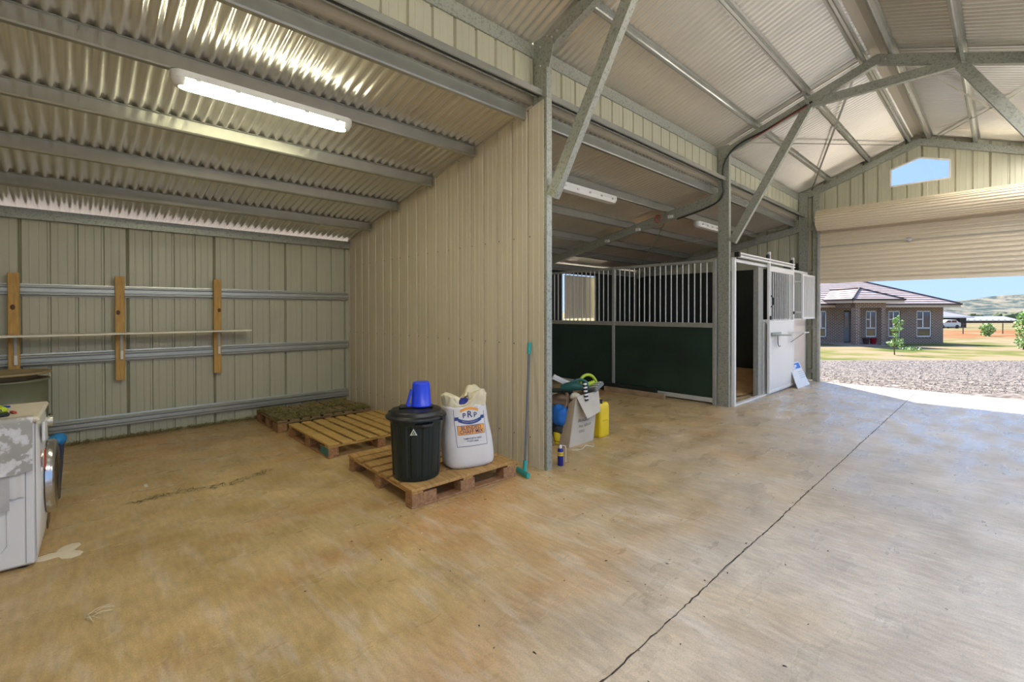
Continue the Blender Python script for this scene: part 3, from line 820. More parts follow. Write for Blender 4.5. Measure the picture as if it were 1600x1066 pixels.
q = quadbox(sp, .20, .45, .74, .80, .0105, .0108); q2 = quadbox(sp, .40, .62, .80, .88, .0105, .0108); q.add(q2.v, q2.f); q.build('white_print', M['white'], t)
for b_ in (.34, .42, .50, .58): quadbox(sp, .5, .94, b_, b_ + .02, .010, .0104).build('print_line', mat('sign_grey', (.35, .42, .5), .5), t)

# ------------------------------------------------------------------ timber rack on the back wall
def stud(label, y, z0, z1, w):
    t = thing('timber_stud', label, 'timber', (-D + .09, y, z0), group='pine studs screwed to the back wall girts')
    MB().bbox((-D + .0615, y - w / 2, z0), (-D + .096, y + w / 2, z1), .004).build('stud', M['pine'], t)
    zk = z0 + (z1 - z0) * R.uniform(.62, .72)
    MB().lathe([(0, .002), (.015, .002), (.017, 0)], 12, M=Matrix.Translation((-D + .096, y + R.uniform(-.015, .02), zk)) @ Matrix.Rotation(PI / 2, 4, 'Y') @ Matrix.Scale(1.5, 4, (1, 0, 0))).build('knot', M['knot'], t)
    for z in (1.60, 1.52, .90, .84):
        MB().lathe([(0, .003), (.004, .003), (.005, 0)], 8, M=Matrix.Translation((-D + .096, y + R.uniform(-.01, .01), z)) @ Matrix.Rotation(PI / 2, 4, 'Y')).build('screw', M['bolt'], t)
    # shelf bracket: arm under the board with a leg down the stud
    MB().bbox((-D + .096, y - .002, .86), (-D + .104, y + .022, 1.105), .002).build('bracket_leg', M['stallgalv'], t)
    MB().bbox((-D + .096, y - .002, 1.098), (-D + .26, y + .022, 1.106), .002).build('bracket_arm', M['stallgalv'], t)
    MB().bbox((-D + .104, y + .0, .84), (-D + .112, y + .024, .93), .002).build('label_tab', M['white'], t)
stud('pine stud on the back wall, left one, above the steel drum', -3.296, .62, 1.712, .078)
stud('pine stud on the back wall, middle one of three under the shelf board', -2.53, .618, 1.716, .078)
stud('pine stud on the back wall, right one near the shelf board end', -1.645, .615, 1.722, .078)
t = thing('shelf_board', 'long thin white shelf board resting on brackets across the pine studs', 'shelf', (-D + .18, -2.5, 1.11))
MB().bbox((-D + .098, YF + .05, 1.107), (-D + .29, -1.33, 1.124), .002).build('board', mat('shelf_white', (.86, .82, .66), .4), t)

# ------------------------------------------------------------------ pallets
def pallet(label, x0, y0, lx, ly, rz, along, nboards, mt, mend, H=.13, seed=1, lead=None):
    """(x0,y0) = corner nearest the camera; body runs to -x and +y. along: 'x' or 'y' board direction"""
    rr = random.Random(seed)
    t = thing('pallet', label, 'pallet', (x0, y0, 0), rz)
    tb, bb = .02, .016
    if along == 'y':
        s_ = lx; L = ly; mk = lambda a0, a1, b0, b1, z0, z1: MB().bbox((-a1, b0, z0), (-a0, b1, z1), .003)
    else:
        s_ = ly; L = lx; mk = lambda a0, a1, b0, b1, z0, z1: MB().bbox((-b1, a0, z0), (-b0, a1, z1), .003)
    # a: across the boards; b: along the boards
    gaps = [rr.uniform(.014, .034) * (1.7 if lead else 1.15) for _ in range(nboards - 1)]
    ws = [rr.uniform(.85, 1.15) for _ in range(nboards)]
    if lead: ws[0] = lead
    k = (s_ - sum(gaps)) / sum(ws); a = 0
    for i in range(nboards):
        w = ws[i] * k
        mk(a, a + w, rr.uniform(-.004, .006), L - rr.uniform(-.004, .008), H - tb + rr.uniform(-.002, .001), H + rr.uniform(-.002, .002)).build('deck_board', mt, t, False)
        a += w + (gaps[i] if i < nboards - 1 else 0)
    for a0, a1 in ((.002, .085), (s_ / 2 - .04, s_ / 2 + .04), (s_ - .085, s_ - .002)):
        mk(a0, a1, .0, L, .0, bb - .0005).build('bottom_board', mend, t, False)
    # stringer boards under the deck, across it
    for b0, b1 in ((0.004, .09), (L / 2 - .045, L / 2 + .045), (L - .09, L - .004)):
        mk(.002, s_ - .002, b0, b1, H - tb - .018, H - tb - .0025).build('stringer_board', mt, t, False)
    for i, (a0, a1) in enumerate(((.003, .10), (s_ / 2 - .04, s_ / 2 + .04), (s_ - .10, s_ - .003))):
        for j, (b0, b1) in enumerate(((.004, .20 if i == 0 else .12), (L / 2 - .07, L / 2 + .06), (L - .13, L - .004))):
            mk(a0, a1, b0, b1, bb, H - tb - .018).build('block', mend, t, False)
    return t
p1 = pallet('nearest timber pallet, under the black bin and the white sack', -.115, -1.225, 1.07, .95, -.03, 'y', 7, M['wood'], M['wooddark'], seed=3, lead=1.7)
p2_ = pallet('middle pale timber pallet with one teal corner block, between two others', -1.575, -1.21, 1.08, 1.06, 0, 'x', 9, M['woody'], M['wooddark'], seed=5)
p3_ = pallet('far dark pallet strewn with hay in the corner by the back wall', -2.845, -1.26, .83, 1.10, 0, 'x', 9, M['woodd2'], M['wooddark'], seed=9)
for o_ in p2_.children:
    if o_.name.startswith('block'):
        o_.data = o_.data.copy(); o_.data.materials.append(M['teal']); [setattr(p_, 'material_index', 1) for p_ in o_.data.polygons if p_.normal.y < -.9]; o_['label'] = 'corner block with one teal painted end'
        break
def straws(name, mtl, n, pos, lmin, lmax, label, cat, w=.0016, tilt=.35, seed=2):
    rr = random.Random(seed); mb = MB()
    for _ in range(n):
        x, y, z = pos(rr); an = rr.uniform(0, 2 * PI); L = rr.uniform(lmin, lmax); el = rr.uniform(-.05, tilt)
        d = V((math.cos(an) * math.cos(el), math.sin(an) * math.cos(el), math.sin(el))) * L; s_ = V((-math.sin(an), math.cos(an), .3)) * w
        p = V((x, y, z))
        mb.add([p - s_, p + s_, p + d * .5 + s_ + V((0, 0, L * .1)), p + d * .5 - s_ + V((0, 0, L * .1)), p + d + s_ * .4, p + d - s_ * .4], [(0, 1, 2, 3), (3, 2, 4, 5)])
    return tag(mb.build(name, mtl), label, cat, kind='stuff')
def hay3(rr):
    while True:
        x, y = rr.uniform(-3.67, -2.85), rr.uniform(-1.26, -.16)
        if noise.noise((x * 3, y * 3, 1)) > -.22 + (x + 2.85) * -.1: return x, y, .131 + .012 * rr.random()
straws('hay_litter', M['hay'], 5200, hay3, .025, .07, 'hay scattered over the far pallet', 'hay', w=.003, seed=4)
straws('hay_drift', M['hay'], 2600, lambda r: (-D + .02 + abs(r.gauss(0, .05)), r.uniform(-3.6, -.05), .002 + .02 * r.random()), .02, .06, 'hay swept along the foot of the back wall', 'hay', w=.0025, seed=5)
straws('hay_drift', M['hay'], 1500, lambda r: (r.uniform(-1.75, -1.25) - r.random() * .9, -.03 - abs(r.gauss(0, .05)), .002 + .03 * r.random()), .02, .06, 'hay lying along the foot of the partition behind the pallets', 'hay', w=.0025, seed=6)
def line_pos(r):
    k = r.random(); px = [(-1.55, -2.62), (-1.58, -2.30), (-1.50, -2.0), (-1.62, -1.7)]
    i = min(2, int(k * 3)); f_ = k * 3 - i
    return px[i][0] + (px[i+1][0] - px[i][0]) * f_ + r.gauss(0, .022), px[i][1] + (px[i+1][1] - px[i][1]) * f_ + r.gauss(0, .02), .002
straws('grass_wisps', mat('dry_grass_dark', (.12, .12, .05), .9), 170, line_pos, .02, .07, 'line of dark grass wisps on the floor before the pallets', 'grass', w=.0016, tilt=.1, seed=7)
straws('wood_chips', M['straw'], 230, lambda r: (lambda k: (.12 + r.gauss(0, .22), -1.6 + 3.2 * k, .0015))(r.random()), .005, .022, 'pale wood chips scattered on the floor past the pallet', 'chips', w=.0028, tilt=.08, seed=8)
straws('dirt_crumbs', mat('dark_crumb', (.05, .04, .03), .95), 260, lambda r: (r.uniform(-.4, 2.9), r.uniform(-2.2, 6.6), .0015), .005, .02, 'dark crumbs of dirt scattered over the concrete', 'dirt', w=.003, tilt=.05, seed=9)
t = thing('straw_tuft', 'small tuft of pale straw lying on the concrete in front', 'straw', (-.13, -2.84, 0))
cpx = V((-.13, -2.845, 0))
for k in range(7):
    an = R.uniform(.3, 2.2); L = R.uniform(.05, .10)
    a = cpx + V((R.uniform(-.02, .02), R.uniform(-.02, .02), .003))
    MB().tube([a, a + V((math.cos(an) * L * .5, math.sin(an) * L * .5, .012)), a + V((math.cos(an) * L, math.sin(an) * L, .004))], .0014, 5).build('straw', M['straw'], t)

# ------------------------------------------------------------------ bin, scoop
def text2d(s_, size, align='CENTER', font_shear=0, space=1, bold=0.0):
    cu_ = bpy.data.curves.new('t', 'FONT'); cu_.body = s_; cu_.size = size; cu_.align_x = align; cu_.align_y = 'CENTER'; cu_.shear = font_shear; cu_.space_character = space; cu_.offset = size * bold
    ob = bpy.data.objects.new('t', cu_); COL.objects.link(ob)
    me = bpy.data.meshes.new_from_object(ob)
    vs = [tuple(v_.co) for v_ in me.vertices]; fs = [tuple(p.vertices) for p in me.polygons]
    bpy.data.objects.remove(ob); bpy.data.curves.remove(cu_); bpy.data.meshes.remove(me)
    return vs, fs
BC = V((-.365, -1.035, .131))
bn = thing('rubbish_bin', 'black ribbed plastic bin with a lid on the nearest pallet', 'bin', BC, .5)
bm_ = mat('bin_dark_green', (.007, .017, .016), .32, 0, .5)
def binmod(an, z):
    if z < .03 or z > .40: return 1
    k = (an / (2 * PI) * 14) % 1
    f_ = 1 if .18 < k < .82 else 0
    return 1 - .045 * (1 - f_)
prof = [(0, .0), (.160, 0), (.170, .008), (.172, .029), (.1725, .031), (.188, .398), (.189, .402), (.190, .44), (.197, .445)]
MB().lathe(prof, 112, smooth=False, mod=binmod).build('body', bm_, bn, False)
lid = MB().lathe([(.222, .437), (.223, .447), (.216, .455), (.198, .458), (.192, .464), (.188, .482), (.180, .490), (.150, .496), (.08, .500), (0, .502)], 48)
lid.lathe([(.222, .437), (.196, .440)], 48)
lo = lid.build('lid', M['black'], bn, False)
# moulded grip across the lid
gp = MB().bbox((-.125, -.042, .496), (.125, .042, .518), .012, Matrix.Rotation(.5, 4, 'Z'))
gp.build('lid_grip', M['black'], lo, False)
for an in (-.25 - .5 , PI - .75):
    hb = MB(); n = 14
    pts_ = []
    for k in range(n + 1):
        a = an + (k / n - .5) * .62; r_ = .186 + .035 * math.sin(PI * k / n)
        pts_.append((r_ * math.cos(a), r_ * math.sin(a), .405))
    hb.tube(pts_, .016, 8)
    hb.build('handle', M['black'], bn, False)
for an in (.05, PI + .05):
    MB().bbox((.185, -.02, .425), (.236, .02, .462), .004, Matrix.Rotation(an - .1, 4, 'Z')).build('lid_clip', M['black'], bn, False)
# round sticker: white recycling triangle
cv = (CP - BC); ca = math.atan2(cv.y, cv.x) - .5
def on_bin(x, z, o=.0012):
    r_ = .1725 + (.188 - .1725) * z / .4 + o + .0
    return (r_ * math.cos(ca - .10 + x / .185), r_ * math.sin(ca - .10 + x / .185), z)
tri = MB(); q = [(-.026, .338), (.026, .338), (0, .385)]; qi = [(-.016, .344), (.016, .344), (0, .374)]
tri.add([on_bin(*p) for p in q + qi], [(0, 1, 4, 3), (1, 2, 5, 4), (2, 0, 3, 5)])
tri.add([on_bin(*p, .0014) for p in ((-.007, .349), (-.003, .347), (.006, .360), (.002, .362), (.007, .349), (.011, .347), (.006, .357))], [(0, 1, 2, 3), (4, 5, 6)])
tri.build('triangle_mark', mat('mark_white', (.75, .85, .75), .5), bn, False)
SC = V((BC.x + .012, BC.y + .035, BC.z + .503))
scp = thing('feed_scoop', 'blue plastic feed scoop upside down on the bin lid', 'scoop', SC, -1.75)
blu = mat('blue_plastic', (.012, .055, .72), .3, 0, .5)
MB().lathe([(.074, .004), (.080, .008), (.080, .015), (.074, .020), (.064, .168), (.060, .180), (.052, .184), (0, .184)], 32).build('cup', blu, scp, False)
sh = MB().lathe([(.0745, .0045), (.0605, .166), (0, .167)], 32); sh.build('cup_inside', blu, scp, False)
hb = MB(); hb.prism([(-.012, 0), (.012, 0), (.010, .012), (-.010, .012)], (.070, 0, .010), (.108, 0, .010), (0, 1, 0), (0, 0, 1))
hb.prism([(-.012, 0), (.012, 0), (.010, .012), (-.010, .012)], (.104, 0, .014), (.070, 0, .130), (0, 1, 0), (1, 0, .25))
hb.build('handle', blu, scp, False)

# ------------------------------------------------------------------ sack
SK = V((-.295, -.60, .131)); sn = V((.955, -.297, 0)).normalized()
sk = thing('feed_sack', 'white woven feed sack with orange print on the nearest pallet', 'sack', SK, math.atan2(sn.y, sn.x))
sackm = mat('woven_sack', (.72, .69, .65), .55, var=.04, vscale=5, bump=.15, bscale=160)
cream = mat('sack_lining_cream', (.72, .64, .42), .65, var=.08, vscale=9)
P_ = 2.9
def sw(z):   # half width, half depth at height z
    k = max(0, min(1, z / .5))
    w = .200 - .030 * k + .012 * math.sin(PI * min(1, z / .35)); d = .135 - .035 * k + .012 * math.sin(PI * min(1, z / .35))
    if z < .05: e_ = math.sqrt(max(0, 1 - ((.05 - z) / .05) ** 2)); w = w * (.86 + .14 * e_); d = d * (.80 + .20 * e_)
    return w, d
def scx(z): return -.010 * z / .5 , .035 * z / .5 * -1   # lean
def sfront(y, z, o=0):
    w, d = sw(z); lx, ly = scx(z)
    f_ = max(0, 1 - min(1, abs(y / w)) ** P_) ** (1 / P_)
    wr = .0035 * noise.noise((y * 14, z * 10, 3)) + .004 * noise.noise((y * 5, z * 6, 7))
    return (lx + d * f_ + o + wr, ly + y, z)
mb = MB(); nu, nv = 64, 30
vs = []; fs = []
ZT = .475
for j in range(nv + 1):
    z = ZT * j / nv; w, d = sw(z); lx, ly = scx(z)
    for i in range(nu):
        an = 2 * PI * i / nu; c_, s_ = math.cos(an), math.sin(an)
        y = w * math.copysign(abs(s_) ** (2 / P_), s_); x = d * math.copysign(abs(c_) ** (2 / P_), c_)
        wr = .0035 * noise.noise((y * 14, z * 10, 3)) + .004 * noise.noise((y * 5, z * 6, 7)) if c_ > 0 else .004 * noise.noise((y * 9, z * 9, 5))
        top = .018 * noise.noise((an * 2, 1, 4)) if j == nv else 0
        vs.append((lx + x + wr * math.copysign(1, c_), ly + y, z + top))
for j in range(nv):
    for i in range(nu): fs.append((j * nu + i, j * nu + (i + 1) % nu, (j + 1) * nu + (i + 1) % nu, (j + 1) * nu + i))
vs.append((0, 0, 0)); fs += [((i + 1) % nu, i, len(vs) - 1) for i in range(nu)]
vs.append((-.02, -.03, ZT - .03)); fs += [(nv * nu + i, nv * nu + (i + 1) % nu, len(vs) - 1) for i in range(nu)]
mb.add(vs, fs, True).build('body', sackm, sk, False)
# folded, scrunched mouth
def lump(c, r, seed, amp=.25, fr=9, n=20):
    mb = MB()
    def fn(a, b):
        th = 2 * PI * a; ph = PI * b
        d = V((math.sin(ph) * math.cos(th), math.sin(ph) * math.sin(th), -math.cos(ph)))
        k = 1 + amp * noise.noise(d * 1.6 + V((seed, 0, 0))) + amp * .5 * abs(noise.noise(V((d.x * 4, d.y * 4, d.z * 2)) + V((0, seed, 0))))
        return (c[0] + d.x * r[0] * k, c[1] + d.y * r[1] * k, c[2] + d.z * r[2] * k)
    return mb.grid(fn, n * 2, n)
mo = MB(); NT = 14; vs = []; fs = []
w, d = sw(ZT); lx, ly = scx(ZT)
for j in range(NT + 1):
    tt = j / NT
    for i in range(nu):
        an = 2 * PI * i / nu; c_, s_ = math.cos(an), math.sin(an)
        y = w * math.copysign(abs(s_) ** (2 / P_), s_); x = d * math.copysign(abs(c_) ** (2 / P_), c_)
        ear = .125 * math.exp(-((s_ - .55) / .50) ** 4) + .080 * math.exp(-((s_ + .85) / .42) ** 4) + .012
        if c_ > 0: ear *= .75 + .25 * abs(s_)
        rise = math.sin(min(1, tt / .62) * PI / 2); fold = max(0, (tt - .55) / .45)
        k = 1 - .10 * tt - .80 * fold ** 1.3
        z = ZT - .004 + ear * (rise - .55 * fold * fold)
        q = V((an * 2.2, tt * 2.5, 3.1)); wr = noise.noise(V((s_ * 4, c_ * 4, tt * 3))) * .022 + abs(noise.noise(V((s_ * 7, c_ * 7, tt * 2 + 5)))) * .030
        wr *= min(1, tt * 3)
        vs.append((lx + x * k + wr * c_ * 1.0, ly + y * k + (wr * s_), z + wr * .8 * tt))
for j in range(NT):
    for i in range(nu): fs.append((j * nu + i, j * nu + (i + 1) % nu, (j + 1) * nu + (i + 1) % nu, (j + 1) * nu + i))
mo.add(vs, fs, True)
mo.tube([(.030, .01, .50), (.055, -.005, .53), (.052, -.02, .565), (.065, -.03, .585)], .012, 8, rs=[.024, .016, .011, .004])
mo.build('scrunched_mouth', cream, sk, False)
lump((.02, -.055, .492), (.05, .075, .035), 8.3, .2).build('blue_liner', mat('navy_liner', (.02, .03, .22), .5), sk, False)
tie = MB().tube([(.06, .0, .49), (.075, .02, .478), (.078, .05, .475), (.07, .08, .485)], .008, 8); tie.build('green_tie', mat('sack_tie_green', (.20, .24, .06), .6), sk, False)
navy = mat('print_navy', (.015, .03, .12), .5); orange = mat('print_orange', (.82, .36, .06), .5); blue2 = mat('print_blue', (.03, .07, .24), .5)
def label(poly, m_, name, o=.0016):
    """poly patches in label coordinates (y across, z up), subdivided so they follow the cloth"""
    mb = MB()
    for (y0, z0, y1, z1, cv_) in poly:
        mb.grid(lambda a, b: sfront(y0 + (y1 - y0) * a, z0 + (z1 - z0) * b + cv_ * (1 - (2 * a - 1) ** 2), o), max(2, int(abs(y1 - y0) / .012)), max(1, int(abs(z1 - z0) / .012)))
    return mb.build(name, m_, sk, False)
bd = .003
label([(-.125, .175, .125, .175 + bd, 0), (-.125, .175, -.125 + bd, .455, 0), (.125 - bd, .175, .125, .43, 0)], navy, 'label_border')
label([(-.108, .262, .112, .332, 0)], navy, 'label_panel', .0013); label([(-.105, .265, .109, .329, 0)], orange, 'label_panel', .0019)
label([(-.095, .362, .095, .390, -.024)], blue2, 'ribbon', .0016); label([(-.120, .372, -.09, .398, 0)], blue2, 'ribbon_tail', .0014); label([(.09, .372, .120, .398, 0)], blue2, 'ribbon_tail', .0014)
label([(-.075, .430, .075, .452, .018)], orange, 'sun_arc', .0015)
def lettering(s_, size, yc, zc, m_, o=.0026, cv_=0, sx_=1):
    vs, fs = text2d(s_, size, bold=.010)
    mb = MB(); mb.add([sfront(yc + x * sx_, zc + y + cv_ * (1 - (x * sx_ / .09) ** 2), o) for x, y, _ in vs], fs)
    mb.build('lettering', m_, sk, False)
lettering('P', .054, -.045, .405, navy); lettering('R', .070, 0, .412, navy); lettering('P', .054, .046, .405, navy)
lettering('BLENDED', .038, .002, .3125, navy); lettering('CHAFF MIX', .038, .002, .2825, navy)
lettering('TAMWORTH NSW', .018, .004, .232, navy); lettering('P 6767 6666', .018, .004, .213, navy)
lettering('SPECIALTY PRODUCTS', .0125, 0, .375, mat('print_pale', (.45, .40, .42), .5), .003, -.022)

# ------------------------------------------------------------------ broom
t = thing('squeegee_broom', 'grey broom with teal grip and head leaning on the partition', 'broom', (-.1, -.17, 0))
a, b_ = V((-.085, -.175, .045)), V((-.175, -.030, 1.06))
MB().tube([a, b_], .0105, 10).build('handle', mat('broom_grey', (.14, .15, .16), .4), t)
tealp = mat('teal_plastic', (.03, .38, .34), .4)
MB().tube([a.lerp(b_, .915), b_ + (b_ - a).normalized() * .012], .0155, 10).build('grip', tealp, t)
MB().tube([a.lerp(b_, -.02), a.lerp(b_, .06)], .017, 10).build('socket', tealp, t)
MB().prism([(-.012, 0), (.012, 0), (.016, .028), (.006, .042), (-.006, .042), (-.016, .028)], (-.150, -.198, .004), (.020, -.240, .004), (.24, .97, 0), (0, 0, 1)).build('head', tealp, t)

# ------------------------------------------------------------------ carton of odds and ends
cb = mat('cardboard', (.46, .37, .25), .8, var=.08, vscale=4, bump=.1)
cbl = mat('cardboard_pale', (.56, .50, .40), .8, var=.08, vscale=4, bump=.1)
bx = thing('torn_carton', 'torn cardboard carton stuffed with tools behind the partition end', 'carton', (-.45, .85, 0))
N0 = V((-.29, .635, 0)); NX = V((-.30, 1.045, 0)); TOPN = V((-.255, .70, .50)); TOPX = V((-.275, 1.09, .512))
def panel_s(p00, p10, p11, p01, th, name, m_, bulge=0, nu=6, nv=6):
    p00, p10, p11, p01 = map(V, (p00, p10, p11, p01)); nn = (p10 - p00).cross(p01 - p00).normalized()
    def f_(o): 
        def g_(a, b): 
            p = p00.lerp(p10, a).lerp(p01.lerp(p11, a), b); return p + nn * (o + bulge * math.sin(PI * a) * math.sin(PI * b) + .004 * noise.noise(p * 9))
        return g_
    mb = MB(); mb.grid(f_(0), nu, nv); mb.grid(lambda a, b: f_(-th)(a, b), nu, nv)
    bd_ = [(i / nu, 0) for i in range(nu)] + [(1, j / nv) for j in range(nv)] + [(1 - i / nu, 1) for i in range(nu)] + [(0, 1 - j / nv) for j in range(nv)]
    for (a, b), (c, d) in zip(bd_, bd_[1:] + bd_[:1]):
        mb.add([f_(0)(a, b), f_(0)(c, d), f_(-th)(c, d), f_(-th)(a, b)], [(3, 2, 1, 0)])
    return mb.build(name, m_, bx)
panel_s(N0, NX, TOPX, TOPN, .005, 'front_panel', cbl, .012)
panel_s(TOPN + V((.004, 0, 0)), TOPX + V((.004, 0, .0)), TOPX + V((.045, -.03, -.205)), TOPN + V((.080, .075, -.215)), .005, 'flap', cbl, .01)
panel_s((-.42, .63, 0), N0, TOPN, (-.335, .69, .42), .005, 'side_panel', cb, .01)
panel_s((-.62, .62, 0), (-.45, .60, 0), (-.50, .60, .17), (-.66, .56, .44), .005, 'side_panel', cb, .01)
panel_s(NX, (-.68, 1.05, 0), (-.68, 1.06, .45), TOPX, .005, 'end_panel', cb)
panel_s((-.68, 1.05, 0), (-.68, .62, 0), (-.70, .62, .46), (-.68, 1.06, .46), .005, 'back_panel', cb)
MB().box((-.68, .63, .001), (-.30, 1.045, .006)).build('base', cb, bx)
inkm = mat('carton_print', (.16, .13, .10), .8)
nn = (NX - N0).cross(TOPN - N0).normalized()
def on_carton(a, b, o=.0025):
    p = N0.lerp(NX, a).lerp(TOPN.lerp(TOPX, a), b); return p + nn * (o + .012 * math.sin(PI * a) * math.sin(PI * b) + .004)
for (s_, size, a, b) in (('FRAGILE', .05, .42, .50), ('THIS SIDE UP', .036, .50, .38), ('5 KG', .04, .40, .28)):
    vs, fs = text2d(s_, size)
    mb = MB(); mb.add([on_carton(a + x / .41, b + y / .50) for x, y, _ in vs], fs); mb.build('print', inkm, bx)
def blob(name, label_, cat, c, r, m_, seed, amp=.25, n=14):
    return tag(lump(c, r, seed, amp, n=n).build(name, m_), label_, cat)
blob('blue_bag', 'crumpled bright blue bag stuffed in the carton', 'bag', (-.44, .70, .29), (.10, .09, .115), mat('blue_nylon', (.015, .16, .55), .45), 3.3, .28)
blob('brown_jacket', 'folded brown jacket lying across the carton', 'jacket', (-.47, .80, .43), (.15, .15, .07), mat('brown_cloth', (.20, .13, .075), .85, var=.2), 6.1, .35)
t = tag(MB().tube(cvia([(-.40, .68, .34), (-.37, .70, .42), (-.40, .74, .50), (-.48, .78, .52)]), .016, 8).build('rolled_mat', mat('tan_webbing', (.26, .18, .10), .8)), 'tan rolled webbing over the blue bag in the carton', 'webbing')
tag(MB().tube(cvia([(-.78, .60, .50), (-.60, .66, .525), (-.46, .72, .535), (-.37, .76, .55)]), .022, 10).build('dark_tube', mat('dark_green_tube', (.02, .035, .025), .5)), 'dark green tube lying across the top of the carton', 'tube')
tag(MB().bbox((-.12, -.055, -.012), (.12, .055, .030), .004, Matrix.Translation((-.53, .83, .60)) @ Matrix.Rotation(.7, 4, 'Z') @ Matrix.Rotation(.42, 4, 'Y')).build('white_packet', M['white']), 'white packet tilted at the top of the carton', 'packet')
blob('grey_bag', 'dark grey bag below the blue bag in the carton', 'bag', (-.45, .72, .145), (.10, .08, .06), mat('grey_nylon', (.05, .06, .06), .5), 4.4, .3)
t = thing('yellow_tin', 'yellow tin at the bottom of the torn carton', 'tin', (-.46, .68, .01))
yel = mat('yellow_plastic', (.80, .58, .02), .42, var=.04)
MB().lathe([(0, .008), (.055, .008), (.056, .012), (.056, .115), (.050, .12), (0, .12)], 24, c=(-.46, .68, 0)).build('body', yel, t)
MB().lathe([(.0575, .035), (.0575, .04)], 24, c=(-.46, .68, 0)).build('band', M['black'], t)
# green drill with a patterned strap
t = thing('power_drill', 'dark green power drill with a black and white strap on the carton', 'drill', (-.34, .80, .56))
dg = mat('drill_green', (.015, .10, .085), .45)
MB().tube([(-.46, .72, .565), (-.40, .755, .575), (-.33, .80, .585), (-.27, .835, .575)], .04, 12, rs=[.03, .048, .044, .026]).build('body', dg, t)
MB().tube([(-.27, .835, .575), (-.235, .855, .568)], .016, 10).build('chuck', M['black'], t)
MB().tube([(-.40, .76, .56), (-.385, .79, .50), (-.375, .80, .44)], .024, 10).build('grip', M['black'], t)
MB().tube(cvia([(-.40, .76, .60), (-.34, .84, .645), (-.29, .90, .62), (-.28, .92, .56)]), .016, 8).build('upper_body', dg, t)
st = MB(); nps = 10
for k in range(nps):
    z = .615 - .018 * k
    MB().bbox((-.245, .795 + .003 * k, z - .008), (-.225, .838 + .003 * k, z + .008), .002).build('strap_link', M['white'] if k % 2 == 0 else M['black'], t)
t = thing('brush_head', 'cream brush head poking out of the carton under the drill', 'brush', (-.35, .78, .5))
lump((-.315, .765, .485), (.05, .06, .04), 1.4, .15, n=10).build('bristles', mat('bristle_cream', (.62, .56, .42), .8), t)
t = thing('lime_tool', 'lime green tool with a loop handle on top of the carton', 'tool', (-.36, 1.0, .52))
lime = mat('lime_plastic', (.42, .55, .03), .4)
MB().tube(cvia([(-.33, .88, .545), (-.36, .90, .63), (-.36, .99, .675), (-.34, 1.07, .66), (-.32, 1.12, .59), (-.31, 1.10, .54)]), .016, 10).build('loop_handle', lime, t)
MB().bbox((-.10, -.075, -.022), (.10, .075, .022), .008, Matrix.Translation((-.32, 1.06, .545)) @ Matrix.Rotation(.45, 4, 'X') @ Matrix.Rotation(-.25, 4, 'Y')).build('sole', mat('tool_grey', (.16, .17, .16), .4), t)
for k in range(3):
    MB().bbox((-.104, -.05 + k * .04, .023), (.104, -.035 + k * .04, .030), .002, Matrix.Translation((-.32, 1.06, .545)) @ Matrix.Rotation(.45, 4, 'X') @ Matrix.Rotation(-.25, 4, 'Y')).build('slot', M['white'], t)
MB().tube([(-.36, .92, .56), (-.33, .98, .58), (-.31, 1.06, .60)], .022, 10).build('body', lime, t)
# jerrycan
t = thing('jerrycan', 'yellow plastic jerrycan standing behind the carton', 'jerrycan', (-.39, 1.24, 0))
jm_ = MB(); prof = [(0, 0)]
def rrect(hx, hy, r, n=5):
    o = []
    for cx_, cy_, a0 in ((hx - r, hy - r, 0), (-hx + r, hy - r, 90), (-hx + r, -hy + r, 180), (hx - r, -hy + r, 270)):
        for k in range(n + 1):
            a = math.radians(a0 + 90 * k / n); o.append((cx_ + r * math.cos(a), cy_ + r * math.sin(a)))
    return o
secs = [(.0, .90), (.006, .97), (.02, 1.0), (.30, 1.0), (.335, .97), (.355, .88), (.362, .75)]
sec = rrect(.105, .085, .022); n = len(sec)
vs = [(-.395 + x * k, 1.235 + y * k, z) for z, k in secs for x, y in sec]
fs = [(j * n + i, j * n + (i + 1) % n, (j + 1) * n + (i + 1) % n, (j + 1) * n + i) for j in range(len(secs) - 1) for i in range(n)]
jm_.add(vs, fs, True); jm_.add(vs[:n], [tuple(range(n))[::-1]]); jm_.add(vs[-n:], [tuple(range(n))])
jm_.build('body', yel, t)
MB().tube([(-.46, 1.235, .355), (-.45, 1.235, .395), (-.36, 1.235, .395), (-.35, 1.235, .358)], .011, 8).build('handle', yel, t)
MB().lathe([(.022, .358), (.022, .392), (.018, .398), (0, .398)], 16, c=(-.325, 1.20, 0)).build('cap', M['black'], t)
MB().bbox((-.292, 1.19, .17), (-.2885, 1.28, .18), .001).build('level_mark', mat('yellow_dark', (.6, .42, .02), .5), t)
# spray can
t = thing('spray_can', 'blue and yellow spray can beside the partition end', 'spray can', (-.015, .19, 0))
scb = mat('can_navy', (.012, .018, .24), .3)
MB().lathe([(0, .001), (.024, .001), (.026, .004), (.026, .135), (.022, .146), (.012, .150), (0, .150)], 24, c=(-.015, .19, 0)).build('body', scb, t)
MB().lathe([(.0264, .088), (.0264, .122)], 24, c=(-.015, .19, 0)).build('yellow_band', yel, t)
MB().lathe([(.012, .150), (.012, .170), (.008, .178), (0, .178)], 16, c=(-.015, .19, 0)).build('nozzle', M['white'], t)
MB().tube(cvia([(-.010, .20, .172), (.012, .212, .172), (.018, .222, .15), (.018, .224, .03)]), .0035, 6).build('straw', M['white'], t)
ccv = math.atan2(CP.y - .19, CP.x + .015)
vs, fs = text2d('WD-40', .021)
mb = MB(); mb.add([(-.015 + .0270 * math.cos(ccv + .15 + x / .0270), .19 + .0270 * math.sin(ccv + .15 + x / .0270), .105 + y) for x, y, _ in vs], fs); mb.build('lettering', scb, t)
